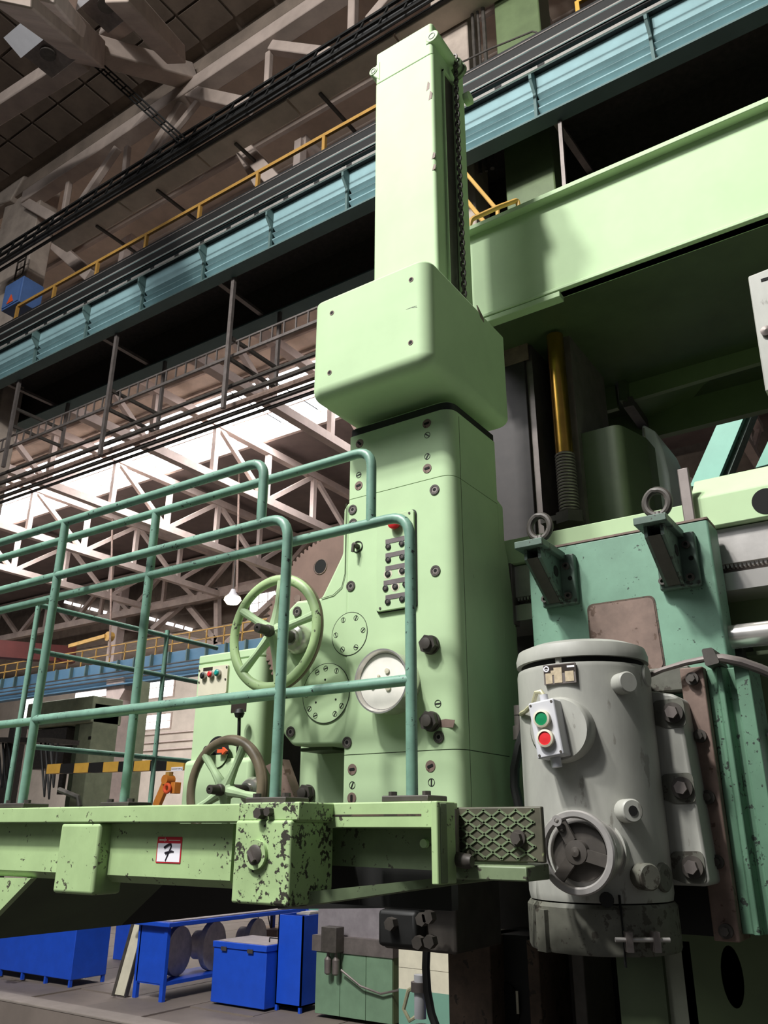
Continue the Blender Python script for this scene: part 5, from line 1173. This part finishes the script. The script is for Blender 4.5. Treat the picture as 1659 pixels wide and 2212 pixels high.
# feed box
YFb = 2.95
xf0, xf1 = X(418, 1560, YFb), X(560, 1560, YFb); zf1 = Zz(470, 1430, YFb)
fb = thing('feed_box', 'pale green feed box with three-button panel and lever', 'feed box', (xf0, YFb, 2.22))
part('body', MB().prism(rpoly([(xf0, YFb), (xf1, YFb), (xf1, YFb+.45), (xf0, YFb+.45)], [.01, .06, .01, .01], 7), 'z', 2.22, zf1-.002), 'green_plain', fb)
part('lid', MB().prism(rpoly([(xf0, YFb), (xf1, YFb), (xf1, YFb+.45), (xf0, YFb+.45)], [.01, .06, .01, .01], 7), 'z', zf1+.001, zf1+.045), 'green_plain', fb, .015, 3)
part('foot_bulge', MB().box(X(395, 1690, YFb-.02), xf1-.01, YFb-.03, YFb+.3, 2.22, Zz(470, 1640, YFb)), 'green_plain', fb, .025, 4)
a = at(427, 1497, YFb-.012); b = at(492, 1443, YFb-.012)
bp_ = part('button_panel', MB().prism(rrect(a.x, b.x, Zz(460, 1501, YFb), Zz(460, 1441, YFb), .01), 'y', YFb-.012, YFb), 'ivory', fb, label='cream panel with black, red and green buttons')
for u, v, ma in ((442, 1460, 'black'), (458, 1457, 'red'), (473, 1454, 'btn_teal')):
    p = at(u, v, YFb-.012); k = part('button_ring', MB().lathe([(.018, 0), (.018, .016), (.014, .016)], p, Yd, 20), 'steel', bp_); part('button', MB().lathe([(.0145, 0), (.0145, .02), (.010, .024), (0, .024)], p, Yd, 20), ma, k)
p = at(450, 1445, YFb-.013); part('label_strip', MB().box(p.x-.035, p.x+.03, YFb-.014, YFb-.012, p.z-.008, p.z+.008), 'nameplate', bp_)
for q in ((431, 1449), (430, 1474), (487, 1467), (490, 1441)): part('fixing_screw', MB().cyl(at(q[0], q[1], YFb-.012), Yd, .005, .003, 10), 'iron', bp_)
p = at(516, 1528, YFb); part('scale_plate', MB().box(p.x-.05, p.x+.05, YFb-.002, YFb, p.z-.022, p.z+.03), 'nameplate', fb)
lv = part('lever', MB().tube([at(513, 1640, YFb-.02), at(516, 1590, YFb-.05), at(517, 1548, YFb-.06)], .008, 8), 'black', fb); part('lever_knob', MB().lathe([(0, -.025), (.018, -.018), (.025, 0), (.018, .018), (0, .025)], at(517, 1541, YFb-.06), Zd, 18), 'black', lv)
p = at(478, 1600, YFb); part('pocket', MB().lathe([(.075, 0), (.075, .002), (0, .0025)], (X(470, 1625, YFb-.03), YFb-.03, Zz(470, 1625, YFb-.03)), Yd, 30), 'black', fb)
part('pocket_cover', MB().prism([(X(470, 1625, YFb-.03)+.072*math.cos(rad(a)), Zz(470, 1625, YFb-.03)+.072*math.sin(rad(a))) for a in range(190, 351, 16)], 'y', YFb-.036, YFb-.03), 'green_plain', fb)
p = at(478, 1622, YFb-.06); part('arrow', MB().prism([(p.x-.028, p.z-.008), (p.x+.005, p.z-.008), (p.x+.005, p.z-.017), (p.x+.03, p.z), (p.x+.005, p.z+.017), (p.x+.005, p.z+.008), (p.x-.028, p.z+.008)], 'y', YFb-.06, YFb-.045), 'orange_bright', fb)
p = at(455, 1622, YFb-.05); part('selector_knob', MB().lathe([(.022, 0), (.022, .03), (.012, .034), (0, .034)], p, Yd, 16), 'iron', fb)
dk = thing('feed_column', 'dark oily guide column between feed box and head', 'guide column', (X(580, 1600, 3.05), 3.05, 2.0))
part('guide', MB().box(xf1-.0, X(604, 1560, 3.05), 3.05, 3.3, 2.22, Zz(580, 1440, 3.05)), 'iron', dk); part('worn_block', MB().box(X(570, 1420, 3.0), X(600, 1420, 3.0), 2.98, 3.2, Zz(580, 1428, 2.98), Zz(580, 1396, 2.98)), 'rust', dk, .004)
part('rod', MB().tube([(X(572, 1500, 3.02), 3.02, 2.25), (X(572, 1500, 3.02), 3.02, Zz(572, 1440, 3.02))], .012, 8), 'steel_dull', dk)
# ================================================================== platform and railings
Y1, Y2 = 2.0, 2.16
YPf = 1.93
ztp = H+.038*YPf
pf = thing('operator_platform', 'worn pale green operator platform hung in front of the head', 'platform', (-2.2, YPf, 2.0))
xe = X(645, 1755, YPf)           # right end of the front lip
part('top_lip', MB().box(-4.6, xe, YPf, YPf+.16, Zz(300, 1777, YPf), ztp), 'green_worn', pf, .004)
zbm = Zz(300, 1908, YPf+.05)
part('front_beam', MB().prism([(YPf+.05, Zz(300, 1779, YPf+.05)), (YPf+.05, Zz(300, 1893, YPf+.05)), (YPf+.075, Zz(300, 1910, YPf+.05)), (YPf+.12, Zz(300, 1910, YPf+.05)), (YPf+.12, Zz(300, 1779, YPf+.05))], 'x', -4.6, X(500, 1850, YPf+.05)), 'green_worn', pf)
def blk(name, u0, u1, v0, v1, Y, d, ma, bev=.012): return part(name, MB().box(X(u0, v1, Y), X(u1, v1, Y), Y, Y+d, Zz((u0+u1)/2, v1, Y), Zz((u0+u1)/2, v0, Y)), ma, pf, bev, 3)
blk('post_block', 111, 198, 1778, 1932, YPf-.0, .12, 'green_worn'); 
eb = blk('end_block', 497, 622, 1772, 1955, YPf-.02, .2, 'green_chipped', .008)
part('end_lip', MB().box(X(515, 1755, YPf-.012), xe+.012, YPf-.012, YPf+.22, Zz(560, 1773, YPf), ztp+.002), 'green_chipped', pf, .004)
p = at(556, 1846, YPf-.02)
pn = part('clamp_pin', MB()._ring(Vector((p.x, YPf-.02, p.z)), Yd, .026, .04, .012, 26), 'green_worn', pf)
part('pin_end', MB().lathe([(.027, 0), (.027, .014), (.02, .018), (0, .018)], (p.x, YPf-.02, p.z), Yd, 20), 'iron', pn); part('pin_chisel', MB().beam((p.x-.012, YPf-.042, p.z+.012), (p.x+.008, YPf-.042, p.z-.016), .012, .012, (0, 1, 0)), 'steel_dull', pn)
p = at(563, 1757, YPf-.012); bb = part('hex_bolt', MB().cyl((p.x+.012, YPf-.012, p.z), Yd, .016, .03, 6).cyl((p.x+.04, YPf-.012, p.z+.004), Yd, .013, .02, 6), 'iron', pf)
# right part, set back
Yb2 = 2.08
zt22 = H+.0368*Yb2
part('rear_lip', MB().box(xe-.02, X(936, 1760, Yb2), Yb2, Yb2+.14, Zz(800, 1789, Yb2), zt22), 'green_worn', pf, .004)
part('lip_groove', MB().box(X(700, 1760, Yb2), X(910, 1760, Yb2), Yb2-.001, Yb2+.01, Zz(800, 1763, Yb2), Zz(800, 1759, Yb2)), 'rust_dark', pf)
part('rear_web', MB().prism([(X(640, 1870, Yb2+.08), Zz(640, 1866, Yb2+.08)), (X(936, 1870, Yb2+.08), Zz(936, 1880, Yb2+.08)), (X(936, 1795, Yb2+.08), Zz(936, 1785, Yb2+.08)), (X(640, 1795, Yb2+.08), Zz(640, 1785, Yb2+.08))], 'y', Yb2+.08, Yb2+.1), 'green_aged', pf)
p = at(920, 1822, Yb2+.08); part('web_bolt', MB().cyl(p, Yd, .012, .015, 12), 'green_plain', pf)
Ye = 2.05
part('end_plate', MB().box(X(931, 1830, Ye), X(946, 1830, Ye), Ye, Ye+.10, Zz(940, 1912, Ye), Zz(940, 1730, Ye)), 'green_worn', pf, .004)
part('end_plate_inner', MB().box(X(946, 1830, Ye+.01), X(952, 1830, Ye+.01), Ye+.012, Ye+.05, Zz(940, 1910, Ye), Zz(940, 1733, Ye)), 'green_aged', pf, .006)
# lower tie bar running back to the machine
xq = X(632, 1945, YPf+.1)
pts_a = [at(630, 1930, 1.97), at(960, 1895, 2.25), at(1120, 1875, 2.42)]; pts_b = [at(630, 1960, 1.97), at(960, 1912, 2.25), at(1120, 1894, 2.42)]
mb = MB()
for i in range(2):
    a0, a1_, b0, b1 = pts_a[i], pts_a[i+1], pts_b[i], pts_b[i+1]; o_ = Vector((.02, .05, 0))
    mb.add([b0, b1, a1_, a0, b0+o_, b1+o_, a1_+o_, a0+o_], [(0, 1, 2, 3), (7, 6, 5, 4), (0, 1, 5, 4), (1, 2, 6, 5), (2, 3, 7, 6), (3, 0, 4, 7)])
part('tie_bar', mb, 'green_aged', pf)
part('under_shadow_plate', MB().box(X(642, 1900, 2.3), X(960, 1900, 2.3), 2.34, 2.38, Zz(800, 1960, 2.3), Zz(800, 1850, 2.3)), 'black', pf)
# deck, low behind the front beam
part('deck', MB().box(-4.6, xe-.1, YPf+.13, 2.36, 2.2, 2.22), 'iron', pf)
# support arm below, running away from the camera
c0, c1, c2_, c3 = at(72, 1897, YPf+.06), at(-60, 2034, YPf+.06), at(-400, 2034, YPf+.06), at(-400, 1890, YPf+.06)
ar = thing('support_arm', 'green bracket arm with shade-dark slope under the platform at left', 'bracket arm', tuple(c1))
part('front_plate', MB().prism([(c.x, c.z) for c in (c0, c1, c2_, c3)], 'y', YPf+.05, YPf+.075), 'green_worn', ar)
yA = atx(262, 1999, c1.x).y; yB = atx(625, 1962, c1.x).y
part('sloping_face', MB().prism([(c0.x, c0.z), (c1.x, c1.z), (c1.x-.06, c1.z), (c0.x-.06, c0.z)], 'y', YPf+.075, yA), 'green_dark', ar)  # shade of the downward slope painted as darker green than the front plate
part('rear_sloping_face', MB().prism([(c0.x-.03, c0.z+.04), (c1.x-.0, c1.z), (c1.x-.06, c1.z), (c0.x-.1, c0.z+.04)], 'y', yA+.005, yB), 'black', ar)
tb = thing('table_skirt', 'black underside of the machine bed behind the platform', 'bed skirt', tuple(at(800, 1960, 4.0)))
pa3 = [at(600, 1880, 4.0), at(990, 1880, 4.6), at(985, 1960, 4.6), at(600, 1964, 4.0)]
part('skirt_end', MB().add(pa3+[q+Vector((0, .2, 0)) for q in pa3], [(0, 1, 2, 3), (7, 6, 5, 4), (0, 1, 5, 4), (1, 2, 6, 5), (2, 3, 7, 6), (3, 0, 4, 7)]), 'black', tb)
# ---- railings
RTb = .018
def bend(pts, r=.07, seg=6):
    out = [Vector(pts[0])]
    for i in range(1, len(pts)-1):
        p, a, b = Vector(pts[i]), Vector(pts[i-1]), Vector(pts[i+1]); da = (a-p).normalized(); db = (b-p).normalized()
        p0, p1 = p+da*r, p+db*r
        for k in range(seg+1): tt = k/seg; out.append(p0*(1-tt)**2+p*2*tt*(1-tt)+p1*tt*tt)
    out.append(Vector(pts[-1])); return out
def railing(label, Y, zA, zB, zC, xA, xB, posts, xl_, zt_, lefts):
    r = thing('railing', label, 'railing', (xB, Y, zt_), 'platform railings')
    part('top_rail', MB().tube(bend([(xl_, Y, zA), (xA, Y, zA), (xA, Y, zB)]), RTb, 14), 'teal_tube', r)
    part('second_rail', MB().tube(bend([(xl_, Y, zB), (xB, Y, zB), (xB, Y, zt_)], .085), RTb, 14), 'teal_tube', r)
    part('low_rail', MB().tube([(lefts, Y, zC), (xB, Y, zC)], RTb, 14), 'teal_tube', r)
    for x in posts: part('post', MB().tube([(x, Y, zt_), (x, Y, zA)], RTb, 14), 'teal_tube', r)
    for x in list(posts)+[xB]:
        part('foot_plate', MB().box(x-.075, x+.085, Y-.05, Y+.06, zt_, zt_+.018), 'iron', r, .003)
        for dx in (-.055, .062): part('foot_bolt', MB().cyl((x+dx, Y-.02, zt_+.018), Zd, .013, .012, 6), 'iron', r)
    return r
xP1 = X(96, 1425, Y1); xP3 = X(607, 1460, Y1); xP2 = X(303, 1420, Y2); xP4 = X(888, 1460, Y2)
railing('front teal pipe railing with chipped paint on the platform', Y1, H+.627*Y1, H+.505*Y1, H+.204*Y1, X(567, 1080, Y1), xP3, (xP1,), -4.6, ztp, xP1)
railing('second teal pipe railing just behind, reaching the control panel', Y2, H+.586*Y2, H+.456*Y2, H+.2015*Y2, X(802, 1060, Y2), xP4, (xP2,), -5.0, H+.0368*Yb2, xP1-1.2)
# third, far end railing along the platform side
Yk3 = 3.0
fr3 = thing('railing', 'thin teal railing at the far side of the platform', 'railing', tuple(at(20, 1740, Yk3)), 'platform railings')
q = [(82, 1306), (420, 1372)]
xk = at(82, 1306, Yk3).x
def yl_(u, v): return atx(u, v, xk)
for (a, b) in (((80, 1306), (470, 1382)), ((68, 1404), (470, 1460)), ((60, 1612), (420, 1636))):
    p = atx(a[0], a[1], xk); d = atx(b[0], b[1], xk); d = Vector((p.x, max(p.y+.3, d.y), p.z)); part('rail', MB().tube([p, Vector((p.x, d.y, (p.z+d.z)/2))], .017, 12), 'teal_tube', fr3)
for u, v in ((84, 1306), (362, 1362)):
    p = atx(u, v, xk); part('post', MB().tube([(p.x, p.y, 2.37), (p.x, p.y, p.z)], .017, 12), 'teal_tube', fr3)
part('side_beam', MB().box(xk-.06, xk+.06, YPf+.14, atx(480, 1372, xk).y, 2.28, 2.37), 'green_aged', pf)
# small bent handle on the platform
solo('clamp_handle', MB().tube([at(128, 1706, 2.2), at(170, 1723, 2.2), at(172, 1742, 2.2)], .011, 8), 'iron', 'small bent iron clamp handle standing on the platform edge', 'handle', tuple(at(172, 1742, 2.2)))
# number tag
p = at(365, 1836, YPf+.049); w2, h2 = (X(391, 1836, YPf+.05)-X(338, 1836, YPf+.05))/2, (Zz(365, 1808, YPf+.05)-Zz(365, 1865, YPf+.05))/2
tg = thing('number_tag', 'white and red sticker with handwritten number 7 on the platform', 'tag', (p.x, YPf+.05, p.z-h2))
Yt = YPf+.0495
part('red_card', MB().prism(rrect(p.x-w2, p.x+w2, p.z-h2, p.z+h2, .003, 3), 'y', Yt-.001, Yt), 'red_tag', tg)
part('white_field', MB().box(p.x-w2*.92, p.x+w2*.92, Yt-.0016, Yt-.001, p.z-h2*.90, p.z+h2*.50), 'white', tg)
def s7(a): return [(p.x+x_*w2, Yt-.002, p.z+z_*h2) for x_, z_ in a]
part('digit_stroke', MB().tube(s7([(-.36, .18), (-.2, .3), (0, .42), (.16, .43), (.2, .3), (.12, .05), (0, -.25), (-.2, -.82)]), [.0036, .0036, .0036, .0034, .0026, .0026, .0026, .002], 6), 'ink', tg)
part('digit_bar', MB().tube(s7([(-.26, -.24), (0, -.15), (.22, -.08), (.42, -.12)]), [.0036, .003, .003, .002], 6), 'ink', tg)
part('print_line', MB().box(p.x-w2*.85, p.x-w2*.25, Yt-.0014, Yt-.001, p.z+h2*.70, p.z+h2*.80).box(p.x-w2*.40, p.x-w2*.36, Yt-.0014, Yt-.001, p.z+h2*.62, p.z+h2*.95), 'ivory', tg); part('print_line', MB().box(p.x-w2*.08, p.x+w2*.85, Yt-.0014, Yt-.001, p.z+h2*.71, p.z+h2*.77), 'ivory', tg)
# ---- step with diamond plate at the right end
Ys = 2.22
sp = thing('step_plate', 'dark diamond tread plate at the right end of the platform', 'tread plate', tuple(at(1070, 1865, Ys)))
ax0, ax1 = X(970, 1800, Ys), X(1172, 1800, Ys); az0, az1 = Zz(1070, 1862, Ys), Zz(1070, 1743, Ys)
part('plate', MB().box(ax0, ax1, Ys, Ys+.02, az0, az1), 'tread', sp, .004)
W_, H_ = ax1-ax0, az1-az0; nd = 7; stp = W_/nd*1.0; sl_ = .62
def clipline(x0_, z0_, x1_, z1_):
    pts = []
    for k in range(41):
        x_ = x0_+(x1_-x0_)*k/40; z_ = z0_+(z1_-z0_)*k/40
        if ax0+.028 <= x_ <= ax1-.02 and az0+.004 <= z_ <= az1-.004: pts.append(Vector((x_, Ys, z_)))
    return (pts[0], pts[-1]) if len(pts) > 1 else None
for s in (1, -1):
    for i in range(-6, 16):
        xa = ax0+i*W_/5.8; L = H_/sl_
        r = clipline(xa, az0 if s > 0 else az1, xa+L, az1 if s > 0 else az0)
        if r: part('tread_rib', MB().beam(r[0], r[1], .005, .007, (0, 1, 0)), 'green_aged', sp)
p = at(1122, 1811, Ys); part('hex_bolt', MB().cyl((p.x, Ys, p.z), Yd, .022, .012, 20).cyl((p.x, Ys-.012, p.z), Yd, .016, .016, 6), 'iron', sp)
part('hinge_tube', MB().cyl((X(978, 1850, Ys-.03), Ys-.03, Zz(978, 1858, Ys-.03)), Zd, .020, Zz(978, 1748, Ys-.03)-Zz(978, 1858, Ys-.03), 18), 'steel_dull', sp)
part('latch_handle', MB().tube([at(968, 1852, Ys-.05), at(985, 1856, Ys-.06), at(1012, 1861, Ys-.07), at(1020, 1861, Ys-.07)], [.02, .02, .02, .015], 12), 'iron', sp)
part('support_angle', MB().prism([(Ys-.05, az0-.045), (Ys-.05, az0-.008), (Ys+.1, az0-.004), (Ys+.1, az0-.045)], 'x', ax0-.01, ax1-.03), 'green_aged', sp, .004)
# yellow loop ladder rails behind the tower at right
yl2 = thing('ladder_guard', 'yellow bent tube ladder guard behind the tower on the beam', 'ladder guard', tuple(at(1010, 500, 3.9)))
part('loop', MB().tube(bend([Vector((at(1005, 520, 3.6).x, 3.6, zbt+.01)), at(1016, 475, 3.6), at(1075, 448, 3.75), at(1118, 432, 3.9), Vector((at(1130, 460, 3.9).x, 3.9, zbt+.01))], .03, 4), .016, 8), 'yellow_dull', yl2)
part('rail', MB().tube([at(990, 355, 4.4), at(1075, 455, 3.9), at(1075, 492, 3.9)], .014, 8), 'yellow_dull', yl2)
part('rail', MB().tube([at(985, 405, 4.4), at(1062, 500, 3.8)], .016, 8), 'yellow_dull', yl2)
# hanger bars from the girder behind the beam
hb = thing('girder_hanger', 'thin grey hanger rod and strut below the blue girder', 'hanger', tuple(at(1215, 400, 8.2)))
part('rod', MB().beam(at(1210, 262, 8.17), at(1222, 430, 8.2), .05, .05), 'steel_dull', hb)
